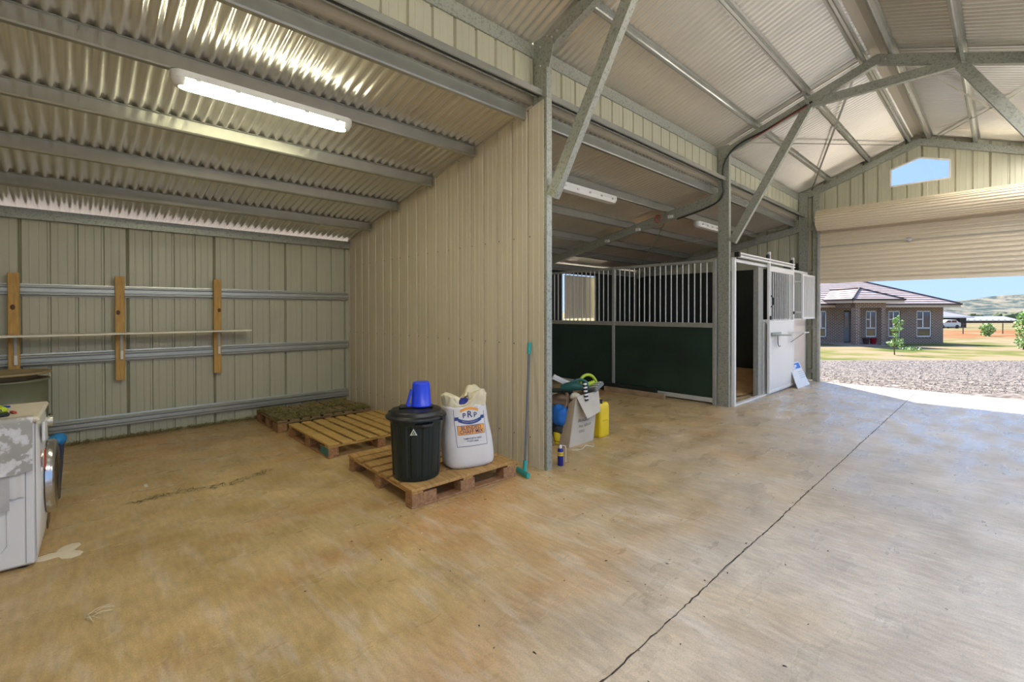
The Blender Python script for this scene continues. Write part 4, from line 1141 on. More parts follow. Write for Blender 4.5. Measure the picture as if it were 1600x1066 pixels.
tag(MB().tube(cvia([(-.22, .60, .004), (-.17, .68, .005), (-.19, .78, .02), (-.15, .84, .005), (-.22, .93, .004)]), .004, 6).build('loose_cord', M['straw']), 'pale loose cord on the floor in front of the carton', 'cord')

# ------------------------------------------------------------------ washing machine
W0 = V((-.865, -2.995, 0))
wm = thing('washing_machine', 'white front loading washing machine at the edge of the pallet bay', 'washing machine', W0, PI - .03)
ww = mat('enamel_white', (.80, .79, .77), .25, 0, .5)
WW, WD, WH = .57, .58, .79
MB().bbox((.004, .035, .015), (WW, WD, WH - .03), .012).build('cabinet', ww, wm, False)
MB().bbox((-.004, .02, WH - .03), (WW + .004, WD + .005, WH), .010).build('top', mat('top_stained', (.62, .52, .36), .4, col2=(.78, .72, .62), vscale=7), wm, False)
# moulded front that bulges in the middle
def wfront(a, b):
    z = .03 + (WH - .065) * b; x = .002 + (WW - .004) * a
    k = math.sin(PI * min(1, max(0, b))) ** .6
    return (x, .036 - .030 * k * (math.sin(PI * a) ** .35 if 0 < a < 1 else 0), z)
MB().grid(wfront, 24, 16).build('front_panel', ww, wm, False)
fc = V((WW / 2, 0, .40))
MB().lathe([(.205, .0), (.205, .026), (.19, .038), (.175, .036)], 48, M=Matrix.Translation((fc.x, .008, fc.z)) @ Matrix.Rotation(PI / 2, 4, 'X')).build('door_ring', mat('chrome', (.55, .55, .55), .15, .9), wm, False)
MB().lathe([(.178, .034), (.150, .044), (.12, .030), (.08, .012), (0, .006)], 48, M=Matrix.Translation((fc.x, .008, fc.z)) @ Matrix.Rotation(PI / 2, 4, 'X')).build('door_glass', mat('door_dark_glass', (.015, .02, .025), .06), wm, False)
MB().bbox((fc.x + .165, -.036, .36), (fc.x + .195, -.022, .44), .004).build('door_handle', M['black'], wm, False)
MB().lathe([(.032, 0), (.030, .022), (.026, .026), (0, .026)], 24, M=Matrix.Translation((.36, .012, .700)) @ Matrix.Rotation(PI / 2, 4, 'X')).build('dial', mat('dial_silver', (.5, .48, .40), .3, .6), wm, False)
for x in (.10, .44, .47): MB().bbox((x, .006, .715), (x + .018, .014, .727), .003).build('button', M['black'], wm, False)
MB().bbox((.05, .004, .645), (.22, .016, .75), .006).build('drawer', ww, wm, False)
MB().bbox((.035, .002, .50), (.075, .008, .60), .001).build('red_sticker', M['red'], wm, False)
MB().bbox((.37, .015, .06), (.53, .022, .16), .004).build('filter_flap', mat('flap_brown', (.12, .07, .03), .4), wm, False)
# pressed ribs in the side panel, seam, feet
for y0 in (.14, .30, .46):
    pts_ = [(.0025, y0, .14), (.0025, y0 + .02, .115), (.0025, y0 + .07, .115), (.0025, y0 + .09, .14), (.0025, y0 + .09, .66)]
    MB().tube([(.0025, y0, .66)] + pts_, .0035, 6).build('pressed_rib', ww, wm, False)
MB().box((.0025, .073, .03), (.0042, .076, WH - .04)).build('seam', mat('seam_grey', (.3, .3, .3), .6), wm, False)
for x, y in ((.05, .09), (.52, .09), (.05, .50), (.52, .50)):
    MB().lathe([(0, 0), (.022, 0), (.022, .006), (.012, .008), (.012, .02)], 12, c=(x, y, 0)).build('foot', M['black'], wm, False)
# printed plastic sheet hanging over the side
shm = bpy.data.materials.new('flower_print'); shm.use_nodes = True
def sheet_nodes():
    n = shm.node_tree.nodes; l = shm.node_tree.links; p = n['Principled BSDF']; p.inputs['Roughness'].default_value = .45
    t_ = n.new('ShaderNodeTexCoord'); nz_ = n.new('ShaderNodeTexNoise'); nz_.inputs['Scale'].default_value = 30
    mxv = n.new('ShaderNodeMixRGB'); mxv.blend_type = 'ADD'; mxv.inputs[0].default_value = .10
    l.new(t_.outputs['Object'], nz_.inputs['Vector']); l.new(t_.outputs['Object'], mxv.inputs[1]); l.new(nz_.outputs['Color'], mxv.inputs[2])
    vo = n.new('ShaderNodeTexVoronoi'); vo.inputs['Scale'].default_value = 13; l.new(mxv.outputs[0], vo.inputs['Vector'])
    r = n.new('ShaderNodeValToRGB'); l.new(vo.outputs['Distance'], r.inputs[0])
    els = r.color_ramp.elements; els[0].position = .2; els[0].color = (.74, .73, .72, 1); els[1].position = .62; els[1].color = (.40, .38, .34, 1)
    q = els.new(.40); q.color = (.66, .65, .64, 1); q = els.new(.47); q.color = (.42, .40, .36, 1)
    l.new(r.outputs[0], p.inputs['Base Color'])
sheet_nodes()
def hang(name, label_, y0, y1, z0, z1, o, m_, seed, wav=.006):
    mb = MB()
    def fn(a, b):
        y = y0 + (y1 - y0) * a; z = z1 + (z0 + .012 * noise.noise((a * 3, seed, 0)) - z1) * b
        x = -.008 - o - wav * (b ** .8) * (1 + noise.noise((a * 4, b * 1.5, seed))) * .9
        return (x, y, z)
    mb.grid(fn, 26, 14)
    inv_ = WM[wm]; mb.v = [tuple(inv_ @ V(q)) for q in mb.v]
    return tag(mb.build(name, m_), label_, 'sheet')
t_ = hang('plastic_sheet', 'clear grey plastic sheet hanging below the flowered one on the washer', .13, .62, .33, WH - .05, .003, mat('milky_plastic', (.52, .51, .49), .25, var=.15, vscale=6), 2.1, .012)
hang('paper_sheet', 'plain white paper hanging behind the flowered sheet on the washer', .075, .16, .385, WH - .02, .001, mat('paper_white', (.74, .72, .69), .6), 4.1, .004)
fl_ = MB(); inv_ = WM[wm]
def flow(a, b):
    L = .20 + .27
    y = .045 + .60 * a; s_ = b * L
    if s_ < .06: return inv_ @ V((.055 - s_, y, WH + .003 + .001 * noise.noise((a * 9, b * 9, 0))))
    if s_ < .08: k = (s_ - .06) / .02 * PI / 2; return inv_ @ V((-.005 - .012 * math.sin(k), y, WH - .008 + .011 * math.cos(k)))
    d = s_ - .08
    return inv_ @ V((-.018 - .012 * d / .3 * (1 + noise.noise((a * 5, d * 6, 2))), y, WH - .008 - d * .68 - .012 * noise.noise((a * 3, 5, 0)) * d / .3))
fl_.grid(flow, 30, 30)
tag(fl_.build('flowered_sheet', shm), 'flower printed grey and white sheet draped over the washer side', 'sheet')
# things on the washer
def wl(x, y, z): return WM[wm] @ V((x, y, z))
t = thing('battery_charger', 'lime and black battery charger on top of the washing machine', 'charger', wl(.16, .21, WH + .0006), PI + .25)
MB().bbox((-.075, -.055, 0), (.075, .055, .022), .006).build('base', M['black'], t, False)
MB().bbox((-.068, -.050, .022), (.068, .050, .048), .008).build('top', mat('charger_lime', (.48, .62, .015), .35), t, False)
MB().bbox((-.040, -.054, .024), (.030, -.0495, .032), .001).build('vent_slot', M['black'], t, False)
MB().bbox((-.0695, -.025, .028), (-.0675, .02, .042), .0005).build('name_plate', M['black'], t, False)
vs, fs = text2d('RYOBI', .013)
mb = MB(); mb.add([(-.0700, -x * 1 - .0025, .035 + y) for x, y, _ in vs], [f_ for f_ in fs]); mb.build('lettering', M['white'], t, False)
t = thing('red_plug', 'small red plug beside the lime charger', 'plug', wl(.20, .135, WH + .0006), .3)
MB().bbox((-.03, -.008, 0), (.03, .008, .012), .003).build('body', M['red'], t, False)
t = thing('blue_pliers', 'blue handled tool lying behind the lime charger', 'tool', wl(.42, .26, WH + .0006), 1.2)
MB().tube([(-.12, 0, .012), (0, .004, .014), (.10, 0, .012)], .012, 8, rs=[.010, .013, .006]).build('handle', mat('tool_blue', (.01, .05, .30), .4), t, False)
t = thing('orange_scraper', 'orange handled scraper at the back of the washing machine top', 'tool', wl(.52, .33, WH + .0006), 1.3)
MB().tube([(-.10, 0, .015), (0, 0, .017), (.06, 0, .015)], .014, 8, rs=[.011, .016, .008]).build('handle', mat('tool_orange', (.55, .30, .06), .5), t, False)
# drum behind the washer
t = thing('steel_drum', 'olive steel drum with a dirty lid against the back wall', 'drum', (-3.42, -3.33, 0))
olv = mat('drum_olive', (.20, .21, .13), .5, var=.1)
MB().lathe([(0, .001), (.27, .001), (.278, .01), (.272, .02), (.272, .25), (.280, .26), (.272, .27), (.272, .50), (.280, .51), (.272, .52), (.272, .72), (.285, .726), (.285, .742), (.268, .742), (.262, .735), (0, .735)], 48, c=(-3.42, -3.33, 0)).build('body', olv, t)
MB().lathe([(.284, .7428), (.262, .7432), (.255, .739), (0, .738)], 48, c=(-3.42, -3.33, 0)).build('inner_lid', mat('inner_lid_dirty', (.26, .20, .10), .8, col2=(.40, .33, .19), vscale=9), t)
lidm = mat('drum_lid_dirty', (.30, .22, .10), .8, col2=(.46, .38, .22), vscale=7)
MB().lathe([(0, .7425), (.20, .7425), (.21, .786), (.292, .788), (.296, .792), (.296, .806), (.28, .808), (.272, .803), (0, .803)], 48, c=(-3.42, -3.33, 0)).build('lid', lidm, t)
# blue bucket
t = thing('blue_bucket', 'blue bucket with a rag on the floor behind the washing machine', 'bucket', (-2.02, -3.06, 0))
bk = mat('bucket_blue', (.012, .06, .22), .4)
MB().lathe([(0, .002), (.095, .002), (.10, .006), (.125, .40), (.133, .405), (.133, .415), (.122, .415), (.096, .02)], 32, c=(-2.02, -3.06, 0)).build('body', bk, t)
lump((-1.99, -2.975, .43), (.07, .05, .04), 3.9, .3, n=12).build('rag', mat('rag_blue', (.02, .22, .50), .6), t)
tag(MB().lathe([(0, .002), (.08, .0035), (.095, .0005)], 20, c=(-.96, -2.935, 0), mod=lambda an, z: .6 + .5 * abs(math.sin(an * 1.5 + .6)) + .2 * math.sin(3 * an)).build('dried_spill', mat('dried_paint', (.72, .62, .45), .7)), 'pale dried spill on the concrete at the washer foot', 'spill')
tag(MB().box((-1.94, -2.495, .001), (-1.87, -2.475, .003)).build('paper_scrap', M['white']), 'white paper scrap on the floor before the back wall', 'scrap')
#@@PART3
# ------------------------------------------------------------------ outside: house, neighbours, hills, plants
HM = Matrix.Rotation(HR, 4, 'Z')
def hthing(name, label, cat, x, d, z, group=None):
    p = yd(x, d, z); return thing(name, label, cat, p, HR, group)
brm = bpy.data.materials.new('brown_brick'); brm.use_nodes = True
def brick_nodes():
    n = brm.node_tree.nodes; l = brm.node_tree.links; p = n['Principled BSDF']; p.inputs['Roughness'].default_value = .85
    t_ = n.new('ShaderNodeTexCoord'); s_ = n.new('ShaderNodeSeparateXYZ'); l.new(t_.outputs['Object'], s_.inputs[0])
    a_ = n.new('ShaderNodeMath'); a_.operation = 'ADD'; l.new(s_.outputs[0], a_.inputs[0]); l.new(s_.outputs[1], a_.inputs[1])
    c_ = n.new('ShaderNodeCombineXYZ'); l.new(a_.outputs[0], c_.inputs[0]); l.new(s_.outputs[2], c_.inputs[1])
    b_ = n.new('ShaderNodeTexBrick'); l.new(c_.outputs[0], b_.inputs['Vector']); b_.inputs['Scale'].default_value = 1
    b_.inputs['Brick Width'].default_value = .24; b_.inputs['Row Height'].default_value = .086; b_.inputs['Mortar Size'].default_value = .016
    b_.inputs['Color1'].default_value = (.065, .034, .025, 1); b_.inputs['Color2'].default_value = (.13, .072, .055, 1); b_.inputs['Mortar'].default_value = (.52, .40, .32, 1)
    l.new(b_.outputs['Color'], p.inputs['Base Color'])
brick_nodes()
tilem = mat('roof_tiles_pinkish', (.42, .33, .31), .8, var=.12, vscale=3)
ridgem = mat('ridge_tiles', (.12, .09, .085), .8)
fasm = mat('fascia_beige', (.62, .50, .38), .5); gutm = mat('gutter_brown', (.09, .065, .055), .4)
frm = mat('window_white', (.80, .80, .78), .4)
glassm = mat('window_glass_dark', (.02, .025, .03), .04, 0, .9, coat=.6)
GZ = tz(31)
h0 = hthing('brick_house', 'brown brick house with a pinkish tiled roof across the gravel', 'house', 24, 31, GZ)
def L_(x, d, z): return yd(x, d, z)
def hb(mb, a, b, c=None):
    """box given in yard axes"""
    (x0, d0, z0), (x1, d1, z1) = a, b
    vs = [L_(x0,d0,z0),L_(x1,d0,z0),L_(x1,d1,z0),L_(x0,d1,z0),L_(x0,d0,z1),L_(x1,d0,z1),L_(x1,d1,z1),L_(x0,d1,z1)]
    return mb.add(vs, [(0,3,2,1),(4,5,6,7),(0,1,5,4),(1,2,6,5),(2,3,7,6),(3,0,4,7)])
FD = 31.0           # facade distance
XL, XRr = 8.0, 28.8 # house left and right ends
sE = 1.64           # soffit height
def px2x(px, d=FD): return (px - 800) / 725.37 * d
wins = [(px2x(1277), px2x(1292)), (px2x(1353), px2x(1370.5)), (px2x(1388.5), px2x(1407)), (px2x(1432.5), px2x(1456))]
WZ0, WZ1 = 1.344 - (527.5 - 486) * FD / 725.37, 1.344 - (486.5 - 486) * FD / 725.37
dx0, dx1 = px2x(1319), px2x(1330)
ops = [(a, b, WZ0, WZ1) for a, b in wins] + [(dx0, dx1, GZ + .1, WZ1)]
xs = sorted({XL, XRr} | {o[0] for o in ops} | {o[1] for o in ops})
wl_ = MB()
for xa, xb in zip(xs, xs[1:]):
    o = next((o for o in ops if o[0] <= xa + 1e-6 and xb <= o[1] + 1e-6), None)
    if o:
        if o[2] > GZ + .2: hb(wl_, (xa, FD, GZ - .2), (xb, FD + .25, o[2]))
        hb(wl_, (xa, FD, o[3]), (xb, FD + .25, sE + .02))
    else: hb(wl_, (xa, FD, GZ - .2), (xb, FD + .25, sE + .02))
hb(wl_, (XRr - .25, FD + .25, GZ - .2), (XRr, FD + 9.5, sE + .02)); hb(wl_, (XL, FD + .25, GZ - .2), (XL + .25, FD + 9.5, sE + .02)); hb(wl_, (XL + .25, FD + 9.25, GZ - .2), (XRr - .25, FD + 9.5, sE + .02))
wl_.build('wall', brm, h0)
for (a, b) in wins:
    f = MB(); w = .075; d0, d1 = FD + .05, FD + .12
    zm = WZ0 + (WZ1 - WZ0) * .34; xm = a + (b - a) * .45; zq = WZ0 + (WZ1 - WZ0) * .67
    hb(f, (a, d0, WZ0), (b, d1, WZ0 + w)); hb(f, (a, d0, WZ1 - w), (b, d1, WZ1)); hb(f, (a, d0, WZ0), (a + w, d1, WZ1)); hb(f, (b - w, d0, WZ0), (b, d1, WZ1))
    hb(f, (a, d0, zm - w / 2), (b, d1, zm + w / 2)); hb(f, (xm - w / 2, d0, zm), (xm + w / 2, d1, WZ1)); hb(f, (a, d0, zq - .03), (xm, d1, zq + .03))
    fo = f.build('window', frm, h0)
    for (pa, pb, pc, pd_) in ((a, b, WZ0, zm), (a, xm, zm, zq), (a, xm, zq, WZ1), (xm, b, zm, WZ1)):
        hb(MB(), (0,0,0), (0,0,0)); q = MB(); hb(q, (pa + .02, d0 + .03, pc + .02), (pb - .02, d0 + .04, pd_ - .02)); po = q.build('pane', glassm, None)
        po.parent = fo; po.matrix_parent_inverse = WM[h0].inverted() @ Matrix.Identity(4); 
    q = MB(); hb(q, (a - .06, FD - .03, WZ0 - .07), (b + .06, FD + .05, WZ0)); q.build('sill', brm, h0)
q = MB(); hb(q, (dx0 + .05, FD + .10, GZ + .1), (dx1 - .02, FD + .15, WZ1 - .05)); q.build('front_door', mat('door_grey', (.16, .18, .18), .5), h0)
q = MB(); hb(q, (dx0 + .10, FD + .09, GZ + 1.1), (dx0 + .32, FD + .102, WZ1 - .15)); q.build('door_glass', glassm, h0)
def hip(xl, xr, d0, d1, ze, pitch, name, courses=14, front_only=False):
    """hip roof with stepped tile courses"""
    hw = min(d1 - d0, xr - xl) / 2; mb = MB()
    st = hw / courses
    for k in range(courses):
        a0, a1 = k * st, (k + 1) * st
        za, zb = ze + a0 * pitch + .035, ze + a1 * pitch + .0
        def ring(o, z): return [L_(xl + o, d0 + o, z), L_(xr - o, d0 + o, z), L_(xr - o, d1 - o, z), L_(xl + o, d1 - o, z)]
        r0, r1, rd_ = ring(a0, za), ring(a1, zb), ring(a0, za - .035)
        vs = rd_ + r0 + r1; fs = []
        for i in range(4):
            j = (i + 1) % 4; fs += [(i, j, 4 + j, 4 + i), (4 + i, 4 + j, 8 + j, 8 + i)]
        mb.add(vs, fs)
    ro = mb.build(name, tilem, h0)
    zt = ze + hw * pitch
    for (ex, ix) in ((xl, xl + hw), (xr, xr - hw)):
        for de in (d0, d1):
            MB().tube([L_(ex, de, ze + .05), L_(ix, de + (hw if de == d0 else -hw), zt + .05)], .05, 6).build('hip_ridge', ridgem, h0)
    if xr - xl > 2 * hw + .1: MB().tube([L_(xl + hw, (d0 + d1) / 2, zt + .05), L_(xr - hw, (d0 + d1) / 2, zt + .05)], .05, 6).build('ridge', ridgem, h0)
    if d1 - d0 > 2 * hw + .1: MB().tube([L_((xl + xr) / 2, d0 + hw, zt + .05), L_((xl + xr) / 2, d1 - hw, zt + .05)], .05, 6).build('ridge', ridgem, h0)
    g_ = MB()
    for (p_, q_) in (((xl, d0), (xr, d0)), ((xr, d0), (xr, d1)), ((xl, d1), (xr, d1)), ((xl, d0), (xl, d1))):
        x0, x1 = sorted((p_[0], q_[0])); y0, y1 = sorted((p_[1], q_[1]))
        hb(g_, (x0 - .08, y0 - .08, ze - .07), (x1 + .08, y1 + .08, ze + .045))
    g_.build('gutter', gutm, h0)
    f_ = MB()
    for (p_, q_) in (((xl, d0), (xr, d0)), ((xr, d0), (xr, d1)), ((xl, d0), (xl, d1))):
        x0, x1 = sorted((p_[0], q_[0])); y0, y1 = sorted((p_[1], q_[1]))
        hb(f_, (x0 - .02, y0 - .02, ze - .21), (x1 + .02, y1 + .02, ze - .06))
    f_.build('fascia', fasm, h0)
    s_ = MB(); hb(s_, (xl, d0, ze - .21), (xr, d1, ze - .19)); s_.build('soffit', fasm, h0)
hip(XL - .6, 29.35, FD - .6, FD + 10.2, 1.76, .46, 'tiled_roof', 16)
# porch
px0, px1, pdp = 20.75, 23.85, 28.6
hip(px0, px1, pdp - .35, FD + 4.0, 2.02, .46, 'porch_roof', 5)
for (a, b, c, d) in ((px2x(1335, 28.6), px2x(1344, 28.6), pdp, pdp + .34), (px2x(1376.5, 28.6), px2x(1384, 28.6), pdp, pdp + .34)):
    q = MB(); hb(q, (a + .05, c, GZ - .1), (b, d, 1.86)); q.build('pillar', brm, h0)
q = MB(); hb(q, (px2x(1335, 28.6) + .05, pdp + .001, 1.52), (px2x(1384, 28.6), pdp + .34, 1.86)); hb(q, (px2x(1335, 28.6) + .05, pdp + .3, 1.52), (px2x(1335, 28.6) + .4, FD, 1.86)); q.build('porch_beam', brm, h0)
q = MB(); hb(q, (px2x(1322, 28.6), pdp - .25, GZ - .1), (px2x(1388, 28.6), FD, GZ + .06)); q.build('porch_slab', mat('porch_concrete', (.35, .30, .26), .8), h0)
for k, (px_, c_, nm) in enumerate(((1364.5, (.40, .02, .03), 'red'), (1375.5, (.6, .62, .66), 'white'), (1353, (.10, .06, .05), 'brown'))):
    p = yd(px2x(px_, 29.6), 29.6, GZ + .062)
    t = thing('plant_pot', nm + ' pot standing on the house porch', 'pot', p)
    MB().lathe([(0, 0), (.13, 0), (.15, .02), (.19, .34), (.21, .35), (.21, .38), (.17, .38), (.15, .30), (0, .30)], 16, c=p).build('body', mat('pot_' + nm, c_, .5), t)

# sapling
def leafy(t, mb, c, r, n, size, rr):
    for _ in range(n):
        d = V((rr.gauss(0, 1), rr.gauss(0, 1), rr.gauss(0, 1))).normalized() * (rr.random() ** .4)
        p = c + V((d.x * r[0], d.y * r[1], d.z * r[2]))
        a = V((rr.gauss(0, 1), rr.gauss(0, 1), rr.gauss(0, .5))).normalized(); b = a.orthogonal().normalized()
        b = (b + a.cross(b) * rr.uniform(-1, 1)).normalized(); L = size * rr.uniform(.7, 1.3); W = L * .38; nn_ = a.cross(b)
        mb.add([p, p + a * L * .4 + b * W, p + a * L + nn_ * L * .15, p + a * L * .4 - b * W], [(0, 1, 2, 3)], True)
rr = random.Random(12)
sp_d = 21.6; sx_ = px2x(1398, sp_d); sz = tz(sp_d)
t = hthing('sapling', 'young sapling with bright green leaves in front of the house', 'tree', sx_, sp_d, sz)
trunk = [yd(sx_, sp_d, sz), yd(sx_ - .03, sp_d, sz + .5), yd(sx_ + .06, sp_d, sz + 1.1), yd(sx_ + .10, sp_d, sz + 1.75)]
MB().tube(trunk, .02, 8, rs=[.026, .022, .016, .008]).build('trunk', M['bark'], t)
br = MB(); lf = MB()
for (dx, z, rx, rz_, n) in ((.02, .50, .30, .14, 70), (.14, .66, .22, .12, 50), (-.16, .56, .16, .08, 26), (.03, .95, .14, .12, 34), (.10, 1.22, .22, .16, 66), (.14, 1.50, .18, .18, 66), (.07, 1.70, .14, .12, 40)):
    c = yd(sx_ + dx, sp_d, sz + z); leafy(t, lf, c, (rx, rx, rz_), n, .10, rr)
    br.tube([yd(sx_ + .03, sp_d, sz + z - .12), c], .008, 5)
br.build('branches', M['bark'], t); lf.build('leaves', M['leaf'], t)
def bush(label_, px_, d, w, hgt, n, size=.16, m_='leaf'):
    z = tz(d); x = px2x(px_, d); t = hthing('bush', label_, 'bush', x, d, z)
    MB().tube([yd(x, d, z - .02), yd(x, d, z + hgt * .5)], .04, 6).build('stem', M['bark'], t)
    mb = MB(); leafy(t, mb, yd(x, d, z + hgt * .5), (w / 2, w / 2, hgt * .5), n, size, rr); mb.build('leaves', M[m_], t)
bush('round green bush standing in the red paddock beyond the house', 1543, 43, 1.0, 1.25, 380, .2)
bush('tall green bush cut by the right edge of the photo', 1603, 36, 1.2, 2.4, 520, .2)
bush('low dark bush near the red earth at the right edge', 1600, 25, .7, .75, 200, .12)
bush('small weed clump beside the sapling', 1424, 24.5, .9, .18, 70, .10)
# paddock fence
t = hthing('wire_fence', 'wire fence on thin posts across the red paddock', 'fence', px2x(1540, 50), 50, tz(50))
postm = mat('fence_post', (.10, .08, .06), .9)
for px_ in (1505, 1536, 1567, 1598, 1629):
    x = px2x(px_, 50); q = MB(); hb(q, (x - .03, 49.97, tz(50) - .1), (x + .03, 50.03, tz(50) + 1.15)); q.build('post', postm, t)
for zz in (.45, .75, 1.05):
    MB().tube([yd(px2x(1490, 50), 50, tz(50) + zz), yd(px2x(1640, 50), 50, tz(50) + zz)], .008, 4).build('wire', M['stallgalv'], t)
# neighbour's garage, car, long house
def farhouse(label_, pxa, pxb, d, ze, zr, wallm, roofm, dep=9, nwin=0):
    xa, xb = px2x(pxa, d), px2x(pxb, d); z = tz(d)
    t = hthing('far_house', label_, 'house', (xa + xb) / 2, d, z)
    q = MB(); hb(q, (xa, d, z - .5), (xb, d + dep, ze)); q.build('wall', wallm, t)
    o = .7; hw = dep / 2 + o
    vs = [yd(xa - o, d - o, ze), yd(xb + o, d - o, ze), yd(xb + o, d + dep + o, ze), yd(xa - o, d + dep + o, ze), yd(xa - o + hw, d + dep / 2, zr), yd(xb + o - hw, d + dep / 2, zr)]
    MB().add(vs, [(0, 1, 5, 4), (1, 2, 5), (2, 3, 4, 5), (3, 0, 4), (3, 2, 1, 0)]).build('roof', roofm, t)
    q = MB(); hb(q, (xa - o - .05, d - o - .1, ze - .2), (xb + o + .05, d - o, ze + .06)); q.build('gutter', frm, t)
    for k in range(nwin):
        x = xa + (xb - xa) * (k + .5) / nwin; q = MB(); hb(q, (x - .7, d - .05, z + .9), (x + .7, d, z + 2.1)); q.build('window', glassm, t)
    return t
greyroof = mat('far_roof_grey', (.34, .33, .34), .6); farwall = mat('far_wall_dark', (.05, .05, .06), .8); farbrick = mat('far_wall_brown', (.16, .10, .08), .85)
t = farhouse('dark walled garage with a grey hip roof behind the white car', 1452, 1510, 86, 1.344 - 10 * 86 / 725, 1.344 + 6 * 86 / 725, farwall, greyroof, 10)
q = MB(); hb(q, (px2x(1498, 86), 85.9, tz(86)), (px2x(1507, 86), 85.98, tz(86) + 1.9)); q.build('garage_door', M['black'], t)
farhouse('long low brown house with a pale roof far beyond the fence', 1508, 1594, 300, 1.344 - 16 * 300 / 725, 1.344 - 9.5 * 300 / 725, farbrick, mat('far_roof_pale', (.52, .50, .48), .6), 10, 9)
cx_ = px2x(1477, 80); cd = 80; cz = tz(80)
t = hthing('car', 'small white hatchback parked by the dark garage', 'car', cx_, cd, cz)
prof = [(-2.0, .30), (-2.05, .75), (-1.9, .95), (-1.0, 1.02), (-.35, 1.45), (1.05, 1.48), (1.65, 1.05), (1.95, .98), (2.0, .55), (1.9, .30)]
mb = MB(); n = len(prof); vs = [yd(cx_ + x * .95, cd - .85, cz + z) for x, z in prof] + [yd(cx_ + x * .95, cd + .85, cz + z) for x, z in prof]
mb.add(vs, [(i, (i + 1) % n, n + (i + 1) % n, n + i) for i in range(n)] + [tuple(range(n))[::-1], tuple(range(n, 2 * n))]); mb.build('body', M['white'], t)
for xa, xb in ((-.75, .25), (.32, 1.25)):
    q = MB(); q.add([yd(cx_ + xa * .95, cd - .86, cz + 1.03), yd(cx_ + xb * .95, cd - .86, cz + 1.03), yd(cx_ + (xb - .08) * .95, cd - .86, cz + 1.38), yd(cx_ + (xa + (.35 if xa < 0 else .02)) * .95, cd - .86, cz + 1.38)], [(0, 1, 2, 3)]); q.build('side_window', glassm, t)
for x in (-1.25, 1.25):
    for dd in (-.8, .8):
        c = yd(cx_ + x, cd + dd, cz + .31)
        MB().lathe([(0, -.1), (.31, -.1), (.31, .1), (0, .1)], 18, M=Matrix.Translation(c) @ HM @ Matrix.Rotation(PI / 2, 4, 'X')).build('wheel', M['black'], t)
# distant trees
rr = random.Random(5)
treem = mat('far_tree', (.09, .12, .06), .9, col2=(.16, .18, .09), vscale=.4)
for k, (px_, d, w, hg) in enumerate(((1519, 335, 5, 6.0), (1528, 350, 7, 5.2), (1563, 375, 9, 6.8), (1577, 340, 9, 6.2), (1590, 385, 10, 7.2), (1513, 318, 3, 5.0))):
    x = px2x(px_, d); z = tz(d); t = hthing('far_tree', ['far dark tree at the left end of the pale roofed long house', 'far dark tree second from the left end of the long house', 'far dark tree at the right end of the long house roof', 'far dark tree left of the biggest far tree', 'biggest far dark tree beside the right edge of the doorway view', 'smallest far dark tree beside the grey roofed garage'][k], 'tree', x, d, z, 'far trees behind the long house')
    lm = lump(yd(x, d, z + hg * .55), (w / 2, w / 2, hg * .48), k * 3.1, .5, n=9); lm.build('crown', treem, t)
    MB().tube([yd(x, d, z - .2), yd(x, d, z + hg * .4)], .25, 6).build('trunk', M['bark'], t)
# hills
hm = bpy.data.materials.new('hill_scrub'); hm.use_nodes = True
def hill_nodes():
    n = hm.node_tree.nodes; l = hm.node_tree.links; p = n['Principled BSDF']; p.inputs['Roughness'].default_value = 1; p.inputs['Specular IOR Level'].default_value = 0
    t_ = n.new('ShaderNodeTexCoord'); mp = n.new('ShaderNodeMapping'); mp.inputs['Scale'].default_value = (.02, .006, .03); l.new(t_.outputs['Object'], mp.inputs[0])
    a = n.new('ShaderNodeTexNoise'); a.inputs['Scale'].default_value = 1.8; a.inputs['Detail'].default_value = 9; a.inputs['Roughness'].default_value = .68; l.new(mp.outputs[0], a.inputs['Vector'])
    r = n.new('ShaderNodeValToRGB'); l.new(a.outputs[0], r.inputs[0]); e_ = r.color_ramp.elements
    e_[0].position = .42; e_[0].color = (.07, .10, .10, 1); e_[1].position = .60; e_[1].color = (.27, .24, .19, 1); q_ = e_.new(.5); q_.color = (.16, .17, .15, 1)
    l.new(r.outputs[0], p.inputs['Base Color'])
hill_nodes()
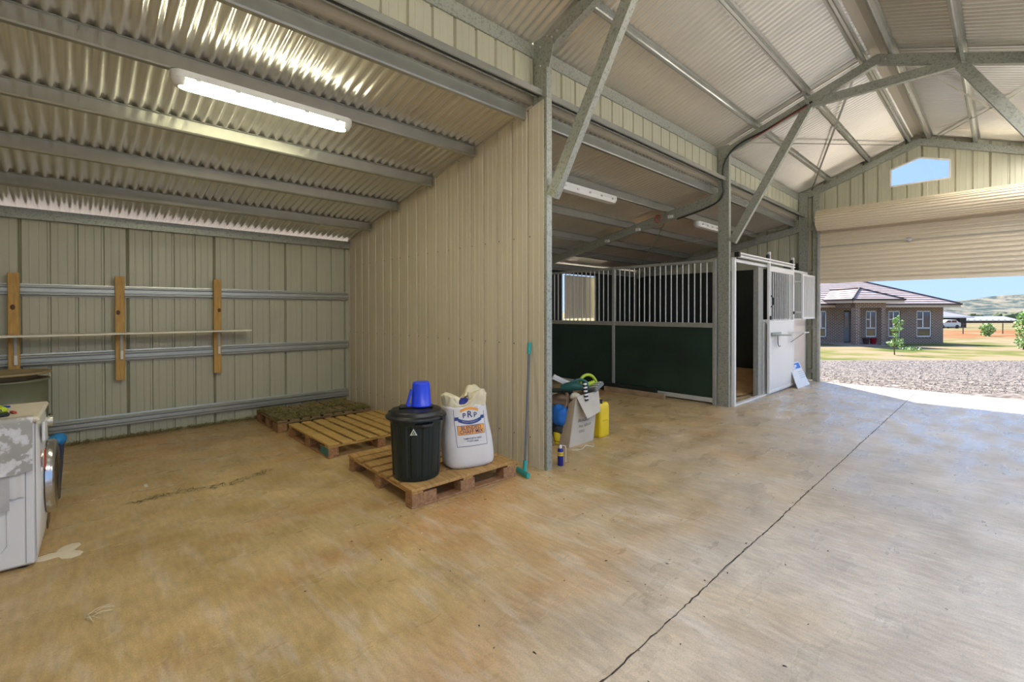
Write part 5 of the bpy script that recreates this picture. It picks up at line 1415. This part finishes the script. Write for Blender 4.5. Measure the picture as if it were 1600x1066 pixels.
def hillmesh(d0, d1, px_pts, name, seed):
    mb = MB(); nu, nv = 90, 16
    def top(px_):
        for (a, ya), (b, yb) in zip(px_pts, px_pts[1:]):
            if px_ <= b:
                k = (px_ - a) / (b - a); k = k * k * (3 - 2 * k); return ya + (yb - ya) * k
        return px_pts[-1][1]
    p0, p1 = px_pts[0][0], px_pts[-1][0]
    def fn(a, b):
        px_ = p0 + (p1 - p0) * a; d = d0 + (d1 - d0) * b
        H = top(px_) * d1 / 725.37
        k = math.sin(min(1, b / .85) * PI / 2) ** 1.4 if b < .85 else 1 - ((b - .85) / .15) * .3
        x = px2x(px_, d1) * (.6 + .4 * b) if False else px2x(px_, d1)
        return yd(x, d, -8 + (H + 9) * k * (1 + .10 * noise.noise((a * 9, b * 4, seed))) - (1 if b == 0 else 0))
    mb.grid(fn, nu, nv)
    o = mb.build(name, hm); o['kind'] = 'structure'; return o
hillmesh(700, 1500, [(900, 10), (1300, 14), (1420, 12), (1475, 17), (1510, 23), (1540, 24), (1575, 26), (1600, 30), (1680, 36), (1800, 24), (2100, 10)], 'hills', 1.3)
hillmesh(330, 640, [(1380, 2), (1470, 4), (1500, 6), (1530, 8), (1560, 13), (1600, 22), (1700, 28), (1900, 10)], 'hill_near', 4.3)
# loose gravel stones over the drive
rr = random.Random(21); gs = MB()
for _ in range(6000):
    d = 7.9 + 9.3 * rr.random() ** 1.2; x = rr.uniform(.55, 1.25) * d
    if rr.random() < .0: continue
    s_ = rr.uniform(.010, .028) * (1 if rr.random() < .9 else 1.6); p = yd(x, d, tz(d) + s_ * .2)
    if p.y < SLABY + .1: continue
    M4 = Matrix.Translation(p) @ Matrix.Rotation(rr.uniform(0, 6), 4, 'Z') @ Matrix.Diagonal((s_ * rr.uniform(.8, 1.5), s_, s_ * .6, 1))
    gs.add([(1,0,0),(-1,0,0),(0,1,0),(0,-1,0),(0,0,1),(0,0,-1)], [(0,2,4),(2,1,4),(1,3,4),(3,0,4),(2,0,5),(1,2,5),(3,1,5),(0,3,5)], False, M4)
tag(gs.build('gravel', mat('gravel_stone', (.20, .16, .14), .9, col2=(.42, .37, .34), vscale=4)), 'loose grey gravel stones over the drive', 'gravel', kind='stuff')
